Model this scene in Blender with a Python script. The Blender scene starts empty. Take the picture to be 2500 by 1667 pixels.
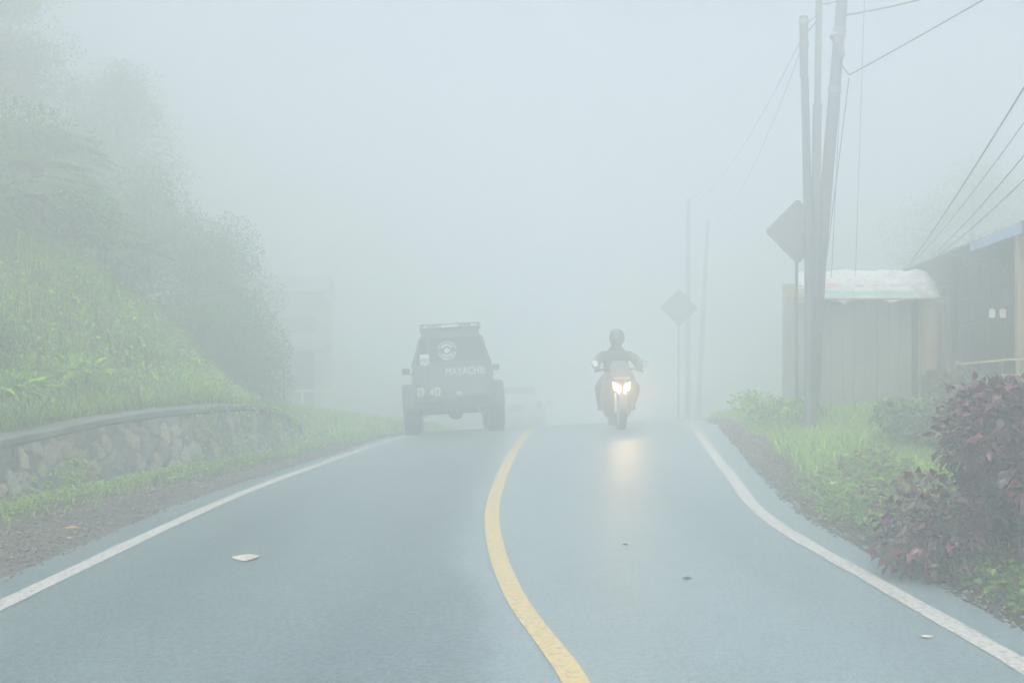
import bpy, bmesh, math, random
import numpy as np
from mathutils import Vector, Matrix, Euler

R = math.radians
random.seed(7)
rng = np.random.default_rng(11)
scene = bpy.context.scene
COL = scene.collection

# ------------------------------------------------------------------ camera
cd = bpy.data.cameras.new("camera")
cam = bpy.data.objects.new("camera", cd)
COL.objects.link(cam)
cam.location = (0.0, 0.0, 1.5)
cam.rotation_euler = (R(90.0 - 0.2), 0, 0)
cd.sensor_width = 36.0
cd.lens = 35.0
cd.clip_start = 0.05
cd.clip_end = 600
scene.camera = cam

# ------------------------------------------------------------------ sky, sun, exposure
SUN_EL, SUN_AZ = 62.0, 200.0
w = bpy.data.worlds.new("World")
scene.world = w
w.use_nodes = True
nt = w.node_tree
sky = nt.nodes.new("ShaderNodeTexSky")
sky.sky_type = 'NISHITA'
sky.sun_disc = False
sky.sun_elevation = R(SUN_EL)
sky.sun_rotation = R(SUN_AZ)
sky.air_density = 0.45
sky.dust_density = 7.0
sky.ozone_density = 0.5
bg = nt.nodes["Background"]
bg.inputs[1].default_value = 0.15
nt.links.new(sky.outputs[0], bg.inputs[0])
sl = bpy.data.lights.new("sun", 'SUN')
sl.energy = 1.5
sl.angle = R(40)
sl.color = (0.97, 1.0, 0.99)
so = bpy.data.objects.new("sun", sl)
COL.objects.link(so)
az = R(SUN_AZ)
sdir = Vector((math.sin(az) * math.cos(R(SUN_EL)), math.cos(az) * math.cos(R(SUN_EL)), math.sin(R(SUN_EL))))
so.rotation_euler = (-sdir).to_track_quat('-Z', 'Y').to_euler()
so.location = (0, 0, 60)
vs = scene.view_settings
vs.view_transform = 'Standard'
vs.look = 'None'
vs.gamma = 1
vs.use_curve_mapping = False
vs.exposure = 0.88
cy = scene.cycles
cy.use_denoising = True
cy.max_bounces = 12
cy.diffuse_bounces = 3
cy.glossy_bounces = 3
cy.transmission_bounces = 4
cy.volume_bounces = 8
cy.transparent_max_bounces = 8
cy.sample_clamp_indirect = 6.0
cy.caustics_reflective = False
cy.caustics_refractive = False
FOG_DENSITY = 0.084
FOG_COLOR = (0.935, 0.984, 0.995, 1)
FOG_G = 0.6

# ------------------------------------------------------------------ helpers
def tag(o, label=None, cat=None, group=None, kind=None):
    if label: o['label'] = label
    if cat: o['category'] = cat
    if group: o['group'] = group
    if kind: o['kind'] = kind
    return o

def empty(name, loc, rz=0.0, label=None, cat=None, group=None):
    o = bpy.data.objects.new(name, None)
    o.empty_display_size = 0.2
    o.location = loc
    o.rotation_euler = (0, 0, rz)
    COL.objects.link(o)
    return tag(o, label, cat, group)

def link_mesh(name, me, mats=None, parent=None):
    o = bpy.data.objects.new(name, me)
    COL.objects.link(o)
    if parent is not None: o.parent = parent
    for m in (mats if isinstance(mats, (list, tuple)) else [mats]):
        if m is not None: me.materials.append(m)
    return o

def np_mesh(name, V, F, col=None, smooth=False):
    me = bpy.data.meshes.new(name)
    V = np.asarray(V, dtype=np.float32); F = np.asarray(F, dtype=np.int32)
    k = F.shape[1]
    me.vertices.add(len(V)); me.vertices.foreach_set("co", V.ravel())
    me.loops.add(F.size); me.loops.foreach_set("vertex_index", F.ravel())
    me.polygons.add(len(F)); me.polygons.foreach_set("loop_start", np.arange(0, F.size, k, dtype=np.int32))
    me.update(calc_edges=True)
    if col is not None:
        C = np.ones((len(V), 4), np.float32); C[:, :3] = col
        a = me.attributes.new("Col", 'FLOAT_COLOR', 'POINT'); a.data.foreach_set("color", C.ravel())
    if smooth: me.polygons.foreach_set("use_smooth", np.ones(len(F), bool))
    me.validate()
    return me

def copy_tree(o, parent=None):
    c = o.copy(); COL.objects.link(c)
    if parent is not None: c.parent = parent
    for ch in list(o.children): copy_tree(ch, c)
    return c

class MB:
    """collects shapes for ONE mesh"""
    def __init__(s): s.v = []; s.f = []
    def add(s, v, f):
        n = len(s.v); s.v += [tuple(p) for p in v]; s.f += [tuple(i + n for i in q) for q in f]; return s
    def bm(s, b, mat=None):
        b.verts.index_update()
        s.add([(mat @ v.co) if mat else v.co for v in b.verts], [[v.index for v in f.verts] for f in b.faces]); b.free(); return s
    def box(s, c, d, bev=0.0, rot=None, seg=1):
        b = bmesh.new(); bmesh.ops.create_cube(b, size=1.0)
        bmesh.ops.scale(b, vec=d, verts=b.verts)
        if bev: bmesh.ops.bevel(b, geom=list(b.edges), offset=bev, segments=seg, affect='EDGES', profile=.6)
        m = Matrix.Translation(c) @ (Euler(rot).to_matrix().to_4x4() if rot else Matrix())
        return s.bm(b, m)
    def tube(s, pts, rad, n=8, cap=True):
        pts = [Vector(p) for p in pts]; k = len(pts)
        rad = [float(q) for q in rad] if hasattr(rad, "__len__") else [float(rad)] * k
        rings = []; up = None
        for i, p in enumerate(pts):
            t = (pts[min(i + 1, k - 1)] - pts[max(i - 1, 0)]).normalized()
            if up is None: up = Vector((0, 0, 1)) if abs(t.z) < .9 else Vector((1, 0, 0))
            a = t.cross(up).normalized(); bb = a.cross(t).normalized(); up = bb
            rings.append([p + rad[i] * (math.cos(2 * math.pi * j / n) * a + math.sin(2 * math.pi * j / n) * bb) for j in range(n)])
        return s.loft(rings, cap)
    def loft(s, rings, cap=True, close=True):
        n = len(rings[0]); v = [p for r in rings for p in r]; f = []
        for i in range(len(rings) - 1):
            for j in range(n if close else n - 1):
                a = i * n + j; b = i * n + (j + 1) % n
                f.append((a, b, b + n, a + n))
        if cap:
            f.append(tuple(range(n))[::-1]); f.append(tuple(range((len(rings) - 1) * n, len(rings) * n)))
        return s.add(v, f)
    def lathe(s, prof, c, axis='X', n=24, close=False):
        """prof: (radius, offset along axis)"""
        rings = []
        for r, h in prof:
            ring = []
            for j in range(n):
                a = 2 * math.pi * j / n; p, q = r * math.cos(a), r * math.sin(a)
                ring.append({'X': (c[0] + h, c[1] + p, c[2] + q), 'Y': (c[0] + p, c[1] + h, c[2] + q), 'Z': (c[0] + p, c[1] + q, c[2] + h)}[axis])
            rings.append(ring)
        if close: rings.append(rings[0])
        return s.loft(rings, cap=not close)
    def build(s, name, mat, parent=None, smooth=True, ang=40):
        me = bpy.data.meshes.new(name); me.from_pydata(s.v, [], s.f)
        b = bmesh.new(); b.from_mesh(me); bmesh.ops.recalc_face_normals(b, faces=b.faces); b.to_mesh(me); b.free()
        if smooth:
            me.shade_smooth(); me.set_sharp_from_angle(angle=R(ang))
        return link_mesh(name, me, mat, parent)

def sst(a, b, x):
    t = np.clip((np.asarray(x, float) - a) / (b - a), 0, 1); return t * t * (3 - 2 * t)

def spline(pts):
    """pts: (value, Y) -> smooth function of Y (monotone-ish Hermite)"""
    y = np.array([p[1] for p in pts], float); v = np.array([p[0] for p in pts], float)
    d = np.diff(v) / np.diff(y); m = np.empty_like(v); m[0] = d[0]; m[-1] = d[-1]
    h = np.diff(y); m[1:-1] = (d[:-1] * h[1:] + d[1:] * h[:-1]) / (h[1:] + h[:-1])
    def f(Y):
        Y = np.clip(np.asarray(Y, float), y[0], y[-1]); i = np.clip(np.searchsorted(y, Y) - 1, 0, len(y) - 2)
        H = y[i + 1] - y[i]; t = (Y - y[i]) / H
        return ((2 * t**3 - 3 * t**2 + 1) * v[i] + (t**3 - 2 * t**2 + t) * H * m[i] + (-2 * t**3 + 3 * t**2) * v[i + 1] + (t**3 - t**2) * H * m[i + 1])
    return f

def hash2(i, j, s=0):
    n = (i.astype(np.int64) * 374761393 + j.astype(np.int64) * 668265263 + s * 1442695) & 0xffffffff
    n = ((n ^ (n >> 13)) * 1274126177) & 0xffffffff
    return ((n ^ (n >> 16)) & 0xffff) / 65535.0

def vnoise(x, y, s=0):
    x = np.asarray(x, float); y = np.asarray(y, float)
    i = np.floor(x); j = np.floor(y); u = x - i; v = y - j
    u = u * u * (3 - 2 * u); v = v * v * (3 - 2 * v)
    return ((hash2(i, j, s) * (1 - u) + hash2(i + 1, j, s) * u) * (1 - v) + (hash2(i, j + 1, s) * (1 - u) + hash2(i + 1, j + 1, s) * u) * v)

def fbm(x, y, s=0, o=3):
    r = 0; a = .5
    for k in range(o):
        r = r + a * (vnoise(x, y, s + k) - .5) * 2; x = np.asarray(x) * 2.1; y = np.asarray(y) * 2.1; a *= .5
    return r

# ------------------------------------------------------------------ materials
def mat(name, c, rough=.6, c2=None, scale=8.0, bump=0.0, bscale=None, metal=0.0, spec=.5, detail=4, coat=0.0, lo=.35, hi=.65, rough2=None, stretch=None):
    m = bpy.data.materials.new(name); m.use_nodes = True
    n = m.node_tree.nodes; L = m.node_tree.links; b = n["Principled BSDF"]
    b.inputs["Base Color"].default_value = (*c, 1); b.inputs["Roughness"].default_value = rough
    b.inputs["Metallic"].default_value = metal; b.inputs["Specular IOR Level"].default_value = spec
    b.inputs["Coat Weight"].default_value = coat
    tc = n.new("ShaderNodeTexCoord"); src = tc.outputs["Object"]
    if stretch:
        mp = n.new("ShaderNodeMapping"); mp.inputs["Scale"].default_value = stretch; L.new(src, mp.inputs[0]); src = mp.outputs[0]
    if c2 is None: c2 = tuple(x * .75 for x in c)
    t = n.new("ShaderNodeTexNoise"); t.inputs["Scale"].default_value = scale; t.inputs["Detail"].default_value = detail
    L.new(src, t.inputs["Vector"])
    r = n.new("ShaderNodeMapRange"); r.inputs[1].default_value = lo; r.inputs[2].default_value = hi; L.new(t.outputs["Fac"], r.inputs[0])
    x = n.new("ShaderNodeMix"); x.data_type = 'RGBA'; x.inputs[6].default_value = (*c, 1); x.inputs[7].default_value = (*c2, 1)
    L.new(r.outputs[0], x.inputs[0]); L.new(x.outputs[2], b.inputs["Base Color"])
    if rough2 is not None:
        q = n.new("ShaderNodeMapRange"); q.inputs[1].default_value = lo; q.inputs[2].default_value = hi
        q.inputs[3].default_value = rough; q.inputs[4].default_value = rough2; L.new(t.outputs["Fac"], q.inputs[0]); L.new(q.outputs[0], b.inputs["Roughness"])
    if bump:
        t2 = n.new("ShaderNodeTexNoise"); t2.inputs["Scale"].default_value = bscale or scale * 3; t2.inputs["Detail"].default_value = 5; L.new(src, t2.inputs["Vector"])
        bp = n.new("ShaderNodeBump"); bp.inputs["Strength"].default_value = bump; bp.inputs["Distance"].default_value = .02
        L.new(t2.outputs["Fac"], bp.inputs["Height"]); L.new(bp.outputs[0], b.inputs["Normal"])
    return m

def attr_mat(name, rough=.55, trans=.3, spec=.4, bump=0, bscale=40, mottled=True):
    """albedo from the mesh's own per-leaf / per-stone colour, with a fine mottle"""
    m = bpy.data.materials.new(name); m.use_nodes = True
    n = m.node_tree.nodes; L = m.node_tree.links; b = n["Principled BSDF"]
    b.inputs["Roughness"].default_value = rough; b.inputs["Specular IOR Level"].default_value = spec
    a = n.new("ShaderNodeAttribute"); a.attribute_name = "Col"
    tc = n.new("ShaderNodeTexCoord"); t = n.new("ShaderNodeTexNoise"); t.inputs["Scale"].default_value = bscale; L.new(tc.outputs["Object"], t.inputs["Vector"])
    r = n.new("ShaderNodeMapRange"); r.inputs[1].default_value = .3; r.inputs[2].default_value = .7; r.inputs[3].default_value = .7; r.inputs[4].default_value = 1.25; L.new(t.outputs["Fac"], r.inputs[0])
    x = n.new("ShaderNodeMix"); x.data_type = 'RGBA'; x.blend_type = 'MULTIPLY'; x.inputs[0].default_value = 1.0
    L.new(a.outputs["Color"], x.inputs[6]); L.new(r.outputs[0], x.inputs[7]); L.new(x.outputs[2], b.inputs["Base Color"])
    if bump:
        bp = n.new("ShaderNodeBump"); bp.inputs["Strength"].default_value = bump; bp.inputs["Distance"].default_value = .01
        L.new(t.outputs["Fac"], bp.inputs["Height"]); L.new(bp.outputs[0], b.inputs["Normal"])
    if trans:
        tr = n.new("ShaderNodeBsdfTranslucent"); L.new(x.outputs[2], tr.inputs[0])
        mx = n.new("ShaderNodeMixShader"); mx.inputs[0].default_value = trans
        L.new(b.outputs[0], mx.inputs[1]); L.new(tr.outputs[0], mx.inputs[2]); L.new(mx.outputs[0], n["Material Output"].inputs[0])
    return m

MLEAF = attr_mat("foliage", .5, .35, .35, 0, 25)
MGLOSSLEAF = attr_mat("glossy foliage", .30, .2, .6, 0, 25)
MSTONE = attr_mat("wall stones", .7, 0, .4, .6, 30)
MPEB = attr_mat("pebbles", .75, 0, .3, .3, 60)
MSOIL = mat("soil", (.07, .055, .04), .85, (.05, .075, .03), 1.3, .6, 14)
MBARK = mat("bark", (.10, .08, .06), .85, (.05, .045, .04), 9, .6, 30, stretch=(1, 1, .25))
MPALEBARK = mat("pale bark", (.34, .31, .27), .8, (.2, .19, .16), 7, .4, 24, stretch=(1, 1, .3))
MCONC = mat("weathered concrete", (.17, .185, .185), .75, (.09, .10, .095), 3.5, .5, 26)
MGRAVEL = mat("gravel", (.13, .115, .10), .85, (.055, .05, .047), 22, 1.0, 45, detail=8)
MBLACK = mat("black paint", (.018, .02, .022), .4, (.03, .032, .034), 12)
MRUB = mat("tyre rubber", (.018, .018, .019), .8, (.03, .029, .028), 20, .3)
MMETAL = mat("grey metal", (.32, .33, .34), .4, (.22, .22, .22), 14, metal=.8)
MGLASS = mat("dark glass", (.03, .035, .04), .08, (.02, .024, .028), 3, spec=.6)
MWHITE = mat("white decal", (.85, .86, .86), .45, (.76, .78, .78), 18)
MWOOD = mat("weathered wood", (.36, .27, .17), .75, (.2, .15, .10), 6, .4, 24, stretch=(1, 1, .2))
MBAMBOO = mat("bamboo", (.48, .42, .27), .55, (.33, .27, .16), 9, .2, stretch=(1, 1, .3))
MDARKWOOD = mat("dark plank", (.055, .047, .04), .8, (.03, .027, .024), 5, .4, stretch=(.3, .3, 1))
MPOLE = mat("grey pole paint", (.11, .12, .135), .6, (.16, .165, .175), 5, .2, stretch=(1, 1, .15))
MCABLE = mat("cable sheath", (.02, .02, .022), .6)

# ------------------------------------------------------------------ ground model (metres; camera over the road, looking along +Y)
xl = spline([(-3.1, -14), (-3.0, 0), (-2.92, 4.5), (-2.87, 5.6), (-2.72, 8.3), (-2.51, 10.9), (-2.33, 13), (-2.05, 15.6), (-1.75, 18), (-1.4, 21), (-1.1, 24), (-.8, 30), (-.3, 45), (1.5, 120)])
xc = spline([(.45, -14), (.40, 2), (.28, 4.33), (.046, 5.6), (-.167, 8.3), (-.12, 10.6), (-.02, 12.5), (.18, 15.3), (.30, 17), (.6, 20), (1.0, 24), (1.5, 30), (2.2, 45), (4.0, 120)])
xr = spline([(2.5, -14), (2.4, 2), (2.34, 4.55), (2.26, 5.8), (2.13, 8.3), (2.33, 10.5), (2.6, 13.5), (2.85, 15.6), (3.12, 18), (3.4, 20.5), (3.8, 24), (4.3, 30), (5.0, 45), (6.8, 120)])
xw = spline([(-7.5, -14), (-6.6, 2), (-5.45, 6), (-4.57, 8.9), (-4.07, 10.4), (-3.6, 11.6), (-3.3, 12.8), (-3.2, 13.9), (-3.25, 15), (-3.4, 16), (-3.9, 18.5), (-5, 21), (-7.5, 25), (-11, 31), (-18, 45), (-26, 70), (-30, 120)])
ztop = spline([(.5, -14), (.52, 2), (.56, 6), (.605, 8.9), (.70, 10.4), (.71, 11.6), (.645, 12.8), (.46, 13.9), (.22, 15), (-.1, 16), (-1.5, 18), (-6, 24), (-6, 120)])

def prof(Y):
    Y = np.asarray(Y, float); u = np.clip(Y - 13, 0, 11)
    return -.006 * u * u - 2.64 * (1 - np.exp(-np.clip(Y - 24, 0, None) / 20))
def bank(Y): return .05 * sst(9, 15, Y)
def roadz(X, Y): return prof(Y) + bank(Y) * np.clip(X, -7, 7)

def hill(s, X, Y):
    s = np.clip(s, 0, None)
    h = .25 * np.clip(s - .3, 0, .6) + .98 * np.clip(s - .9, 0, 5.0) + .30 * np.clip(s - 5.9, 0, 5)
    return h + fbm(X * .55, Y * .55, 3) * .55 * np.clip(s / 2.5, 0, 1) + fbm(X * 1.7, Y * 1.7, 9) * .12 * np.clip(s, 0, 1)

def ground(X, Y):
    X = np.asarray(X, float); Y = np.asarray(Y, float)
    L, Rr, W = xl(Y), xr(Y), xw(Y)
    D = L - W; t = (L - X) / D; e = np.clip(L - X, 0, None)
    ridge = .10 * np.exp(-((t - .68) / .07) ** 2) - .05 * np.exp(-((t - .85) / .07) ** 2) + .02 * sst(.9, 1, t)
    ridge = ridge * (1 - sst(14, 16, Y)) * sst(.25, .5, t)
    rise = sst(15, 19, Y) * .14 * np.clip(np.minimum(e, D) - .4, 0, 6)
    zl = roadz(L, Y) - .018
    zleft = zl + ridge + rise + fbm(X * 2.2, Y * 2.2, 5) * .02 * sst(.2, .5, t)
    zb = zl + .02 + sst(15, 19, Y) * .14 * np.clip(D - .4, 0, 6)
    step = np.clip(ztop(Y) - zb, 0, None)
    s = W - X
    zhill = zb + step + hill(s, X, Y) - .02
    r = X - (Rr + .36)
    zr = roadz(Rr, Y) - .018
    zright = zr + .13 * np.clip(r, 0, 3) + .05 * np.clip(r - 3, 0, 6) + .18 * np.clip(r - 9, 0, 8) + fbm(X * .9, Y * .9, 21) * .10 * np.clip(r / 1.5, 0, 1) + fbm(X * 4, Y * 4, 22) * .015 * np.clip(r * 4, 0, 1)
    zroad = roadz(X, Y) - .03
    z = np.where(X < W, zhill, np.where(X < L - .33, zleft, np.where(X > Rr + .36, zright, zroad)))
    return z
def gz(X, Y): return float(ground(np.array([X]), np.array([Y]))[0])

def F_px(x, y, d):
    return Vector(((x - 1176) / 2288 * d, d, 1.5 - (y - 776) / 2288 * d))
# ------------------------------------------------------------------ terrain sheet
Ys = np.concatenate([np.arange(-12, 2, 1.0), np.arange(2, 24, .14), np.arange(24, 44, .7), np.arange(44, 112, 4)])
def geo(a, b, n): return a * (b / a) ** (np.linspace(0, 1, n))
lcol = np.concatenate([-geo(.02, 60, 70)[::-1]])          # left of wall face (negative = further left)
mcol = np.linspace(0.0, 1.0, 26)                           # wall foot -> road edge
rcol = np.concatenate([[0.0], geo(.04, 62, 62)])
rows = []
for Y in Ys:
    a, b, c = xw(Y), xl(Y) - .33, xr(Y) + .36
    rows.append(np.concatenate([a + lcol, [a - .012], a + .004 + mcol * (b + .02 - a), [b + .10, b + .6, (b + c) / 2, c - .6, c - .10], c - .02 + rcol]))
X = np.array(rows); YY = np.repeat(Ys[:, None], X.shape[1], 1)
Z = ground(X, YY)
nr, nc = X.shape
V = np.stack([X, YY, Z], -1).reshape(-1, 3)
I = np.arange(nr * nc).reshape(nr, nc)
Fq = np.stack([I[:-1, :-1], I[:-1, 1:], I[1:, 1:], I[1:, :-1]], -1).reshape(-1, 4)
o = link_mesh("terrain", np_mesh("terrain", V, Fq, smooth=True), MSOIL)
tag(o, "dark soil bank and hillside rising beside the mountain road", "terrain", kind='structure')

# ------------------------------------------------------------------ road, one asphalt sheet
def asphalt():
    m = bpy.data.materials.new("wet asphalt"); m.use_nodes = True
    n = m.node_tree.nodes; L = m.node_tree.links; b = n["Principled BSDF"]
    tc = n.new("ShaderNodeTexCoord")
    def noise(sc, det=4, stretch=None):
        t = n.new("ShaderNodeTexNoise"); t.inputs["Scale"].default_value = sc; t.inputs["Detail"].default_value = det
        s = tc.outputs["Object"]
        if stretch:
            mp = n.new("ShaderNodeMapping"); mp.inputs["Scale"].default_value = stretch; L.new(s, mp.inputs[0]); s = mp.outputs[0]
        L.new(s, t.inputs["Vector"]); return t.outputs["Fac"]
    def mr(f, a, b_, c, d):
        r = n.new("ShaderNodeMapRange"); r.inputs[1].default_value = a; r.inputs[2].default_value = b_; r.inputs[3].default_value = c; r.inputs[4].default_value = d; L.new(f, r.inputs[0]); return r.outputs[0]
    def math_(op, x, y):
        q = n.new("ShaderNodeMath"); q.operation = op
        for k, v in enumerate((x, y)):
            if isinstance(v, (int, float)): q.inputs[k].default_value = v
            else: L.new(v, q.inputs[k])
        return q.outputs[0]
    big = mr(noise(.55, 3, (1, .35, 1)), .35, .65, 0, 1)
    mid = mr(noise(5, 5), .3, .7, 0, 1)
    fine = mr(noise(95, 3), .3, .7, 0, 1)
    vo = n.new("ShaderNodeTexVoronoi"); vo.inputs["Scale"].default_value = 70; L.new(tc.outputs["Object"], vo.inputs["Vector"])
    k = math_('ADD', math_('MULTIPLY', big, .40), math_('ADD', math_('MULTIPLY', mid, .2), math_('MULTIPLY', fine, .4)))
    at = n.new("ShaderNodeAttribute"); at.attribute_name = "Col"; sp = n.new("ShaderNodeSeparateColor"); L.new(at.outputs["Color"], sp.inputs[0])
    ag = mr(noise(30, 3), .40, .60, 0, 1)                                  # coarse aggregate
    k = math_('ADD', math_('MULTIPLY', k, .50), math_('MULTIPLY', ag, .42))
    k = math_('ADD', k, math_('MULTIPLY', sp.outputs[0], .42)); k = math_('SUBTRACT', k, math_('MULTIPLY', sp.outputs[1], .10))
    x = n.new("ShaderNodeMix"); x.data_type = 'RGBA'; x.inputs[6].default_value = (.050, .082, .092, 1); x.inputs[7].default_value = (.20, .27, .29, 1)
    L.new(k, x.inputs[0])
    vc = n.new("ShaderNodeTexVoronoi"); vc.feature = 'DISTANCE_TO_EDGE'; vc.inputs["Scale"].default_value = .55
    wp = n.new("ShaderNodeTexNoise"); wp.inputs["Scale"].default_value = 2.2; wp.inputs["Detail"].default_value = 6; L.new(tc.outputs["Object"], wp.inputs["Vector"])
    va = n.new("ShaderNodeMix"); va.data_type = 'RGBA'; va.inputs[0].default_value = .22; L.new(tc.outputs["Object"], va.inputs[6]); L.new(wp.outputs["Color"], va.inputs[7]); L.new(va.outputs[2], vc.inputs["Vector"])
    ck = math_('MULTIPLY', mr(vc.outputs["Distance"], .0, .007, 1, 0), mr(noise(.5, 2), .50, .60, 0, .28))
    x2 = n.new("ShaderNodeMix"); x2.data_type = 'RGBA'; L.new(ck, x2.inputs[0]); L.new(x.outputs[2], x2.inputs[6]); x2.inputs[7].default_value = (.02, .024, .026, 1)
    L.new(x2.outputs[2], b.inputs["Base Color"])
    L.new(mr(math_('ADD', math_('MULTIPLY', big, .7), math_('MULTIPLY', mid, .3)), 0, 1, .42, .30), b.inputs["Roughness"])
    bp = n.new("ShaderNodeBump"); bp.inputs["Strength"].default_value = .55; bp.inputs["Distance"].default_value = .006
    L.new(math_('ADD', vo.outputs["Distance"], math_('MULTIPLY', fine, .6)), bp.inputs["Height"]); L.new(bp.outputs[0], b.inputs["Normal"])
    return m
MASPH = asphalt()
Yr = np.concatenate([np.arange(-12, 2, .5), np.arange(2, 26, .08), np.arange(26, 46, .5), np.arange(46, 110, 3)])
def strip(name, left, right, ncols, dz, m, label, cat, kind='structure', rag=0.0, seed=0, rough_left=True):
    r_ = []
    for Y in Yr:
        a, b = left(Y), right(Y)
        if rag:
            b += rag * float(fbm(Y * 2.1, seed, 40)) + rag * .6 * float(fbm(Y * 9, seed, 41))
            if rough_left: a += rag * float(fbm(Y * 2.3, seed + 7, 42)) + rag * .6 * float(fbm(Y * 9, seed + 7, 43))
        r_.append(np.linspace(a, b, ncols))
    X = np.array(r_); Y2 = np.repeat(Yr[:, None], ncols, 1); Z = roadz(X, Y2) + dz
    I = np.arange(X.size).reshape(X.shape)
    Fq = np.stack([I[:-1, :-1], I[:-1, 1:], I[1:, 1:], I[1:, :-1]], -1).reshape(-1, 4)
    cc = None
    if name == "road":                                     # reflection painted in: lighter asphalt colour right of a wandering joint
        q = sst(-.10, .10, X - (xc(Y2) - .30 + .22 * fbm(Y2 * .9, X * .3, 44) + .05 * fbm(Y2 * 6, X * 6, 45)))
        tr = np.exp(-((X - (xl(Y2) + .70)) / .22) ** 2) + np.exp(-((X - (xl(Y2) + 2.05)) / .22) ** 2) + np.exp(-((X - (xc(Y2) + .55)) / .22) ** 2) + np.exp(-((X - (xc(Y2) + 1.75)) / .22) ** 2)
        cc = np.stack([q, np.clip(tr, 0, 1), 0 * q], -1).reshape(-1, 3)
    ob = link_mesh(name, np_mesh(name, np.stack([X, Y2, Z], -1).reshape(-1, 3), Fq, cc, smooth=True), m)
    return tag(ob, label, cat, kind=kind)
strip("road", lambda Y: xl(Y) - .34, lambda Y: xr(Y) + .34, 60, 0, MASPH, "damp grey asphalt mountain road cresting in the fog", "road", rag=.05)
def line_mat(name, c, c2):
    m = mat(name, c, .55, c2, 34, .3, 90, detail=9, lo=.47, hi=.66)
    return m
MLINEW = line_mat("white road paint", (.47, .47, .44), (.22, .23, .23))
MLINEY = line_mat("yellow road paint", (.52, .41, .20), (.30, .26, .16))
strip("edge_line", lambda Y: xl(Y) - .065, lambda Y: xl(Y) + .065, 3, .004, MLINEW, "worn white edge line along the stone wall side of the road", "road marking", rag=.008, seed=3)
strip("edge_line", lambda Y: xr(Y) - .065, lambda Y: xr(Y) + .065, 3, .004, MLINEW, "worn white edge line beside the grassy verge and bushes", "road marking", rag=.010, seed=5)
strip("centre_line", lambda Y: xc(Y) - .062, lambda Y: xc(Y) + .062, 3, .004, MLINEY, "solid yellow line winding down the middle of the road", "road marking", rag=.005, seed=8)

# gravel verge sheet between asphalt and the weedy ridge
r_ = []
Yg = np.arange(-2, 20, .12)
for Y in Yg:
    D = xl(Y) - xw(Y); a = xl(Y) - D * .62; b = xl(Y) - .30
    r_.append(np.linspace(a, b, 12))
X = np.array(r_); Y2 = np.repeat(Yg[:, None], 12, 1)
Z = ground(np.minimum(X, (xl(Yg) - .335)[:, None]), Y2) + .012 + fbm(X * 9, Y2 * 9, 31) * .012
I = np.arange(X.size).reshape(X.shape)
Fq = np.stack([I[:-1, :-1], I[:-1, 1:], I[1:, 1:], I[1:, :-1]], -1).reshape(-1, 4)
tag(link_mesh("gravel_verge", np_mesh("gravel_verge", np.stack([X, Y2, Z], -1).reshape(-1, 3), Fq, smooth=True), MGRAVEL),
    "strip of dark gravel between asphalt and the stone wall", "gravel", kind='structure')

# ------------------------------------------------------------------ vectorised scatters
def rand_dirs(n): a = rng.uniform(0, 2 * np.pi, n); return np.stack([np.cos(a), np.sin(a), np.zeros(n)], -1)
def vary(base, n, v=.25, hue=.12):
    c = np.array(base)[None, :] * (1 + rng.uniform(-v, v, (n, 1))) * (1 + rng.uniform(-hue, hue, (n, 3)))
    return np.clip(c, .004, .9)
def palette(cols, n, v=.2, hue=.1):
    c = np.array(cols)[rng.integers(0, len(cols), n)]
    return np.clip(c * (1 + rng.uniform(-v, v, (n, 1))) * (1 + rng.uniform(-hue, hue, (n, 3))), .004, .9)

def blades(P, L, Wd, lean, col, up=None):
    """curved grass blades: 7 points, 5 triangles each"""
    n = len(P); d = rand_dirs(n); side = np.stack([-d[:, 1], d[:, 0], np.zeros(n)], -1)
    L = L[:, None]; lean = lean[:, None]; Wd = Wd[:, None] * .5
    U = np.array([0, 0, 1.0])[None, :] if up is None else up
    pts = []
    for t in (0, .4, .75, 1.0):
        c = P + U * L * (t - .25 * lean * t * t) + d * L * lean * t * t
        if t < 1: ww = Wd * (1 - t * .45); pts += [c - side * ww, c + side * ww]
        else: pts += [c]
    V = np.stack(pts, 1).reshape(-1, 3)
    T = np.array([[0, 1, 3], [0, 3, 2], [2, 3, 5], [2, 5, 4], [4, 5, 6]])
    F = (np.arange(n)[:, None, None] * 7 + T[None]).reshape(-1, 3)
    return V, F, np.repeat(col, 7, 0)

def leaves(P, d, nrm, L, Wd, col, fold=.25):
    """leaf = folded rhomb, 6 points, 4 triangles"""
    n = len(P); d = d / np.linalg.norm(d, axis=1, keepdims=True)
    s = np.cross(d, nrm); s /= (np.linalg.norm(s, axis=1, keepdims=True) + 1e-9); u = np.cross(s, d)
    L = L[:, None]; Wd = Wd[:, None] * .5
    b = P; tip = P + d * L - u * L * .12; m = P + d * L * .45
    l1 = m + s * Wd + u * Wd * fold * 2; r1 = m - s * Wd + u * Wd * fold * 2
    m2 = m + u * L * .03
    V = np.stack([b, l1, m2, r1, tip], 1).reshape(-1, 3)
    T = np.array([[0, 2, 1], [0, 3, 2], [1, 2, 4], [2, 3, 4]])
    F = (np.arange(n)[:, None, None] * 5 + T[None]).reshape(-1, 3)
    return V, F, np.repeat(col, 5, 0)

def merge(parts):
    V = []; F = []; C = []; k = 0
    for v, f, c in parts: V.append(v); F.append(f + k); C.append(c); k += len(v)
    return np.concatenate(V), np.concatenate(F), np.concatenate(C)
def unit(n):
    v = rng.normal(size=(n, 3)); return v / np.linalg.norm(v, axis=1, keepdims=True)

GREEN = [(.29, .53, .06), (.22, .46, .06), (.39, .60, .07), (.12, .31, .05), (.44, .58, .10)]
DKGREEN = [(.10, .22, .09), (.12, .25, .09), (.08, .18, .08), (.15, .29, .09)]
STRAW = [(.30, .26, .13), (.24, .20, .10)]

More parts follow.
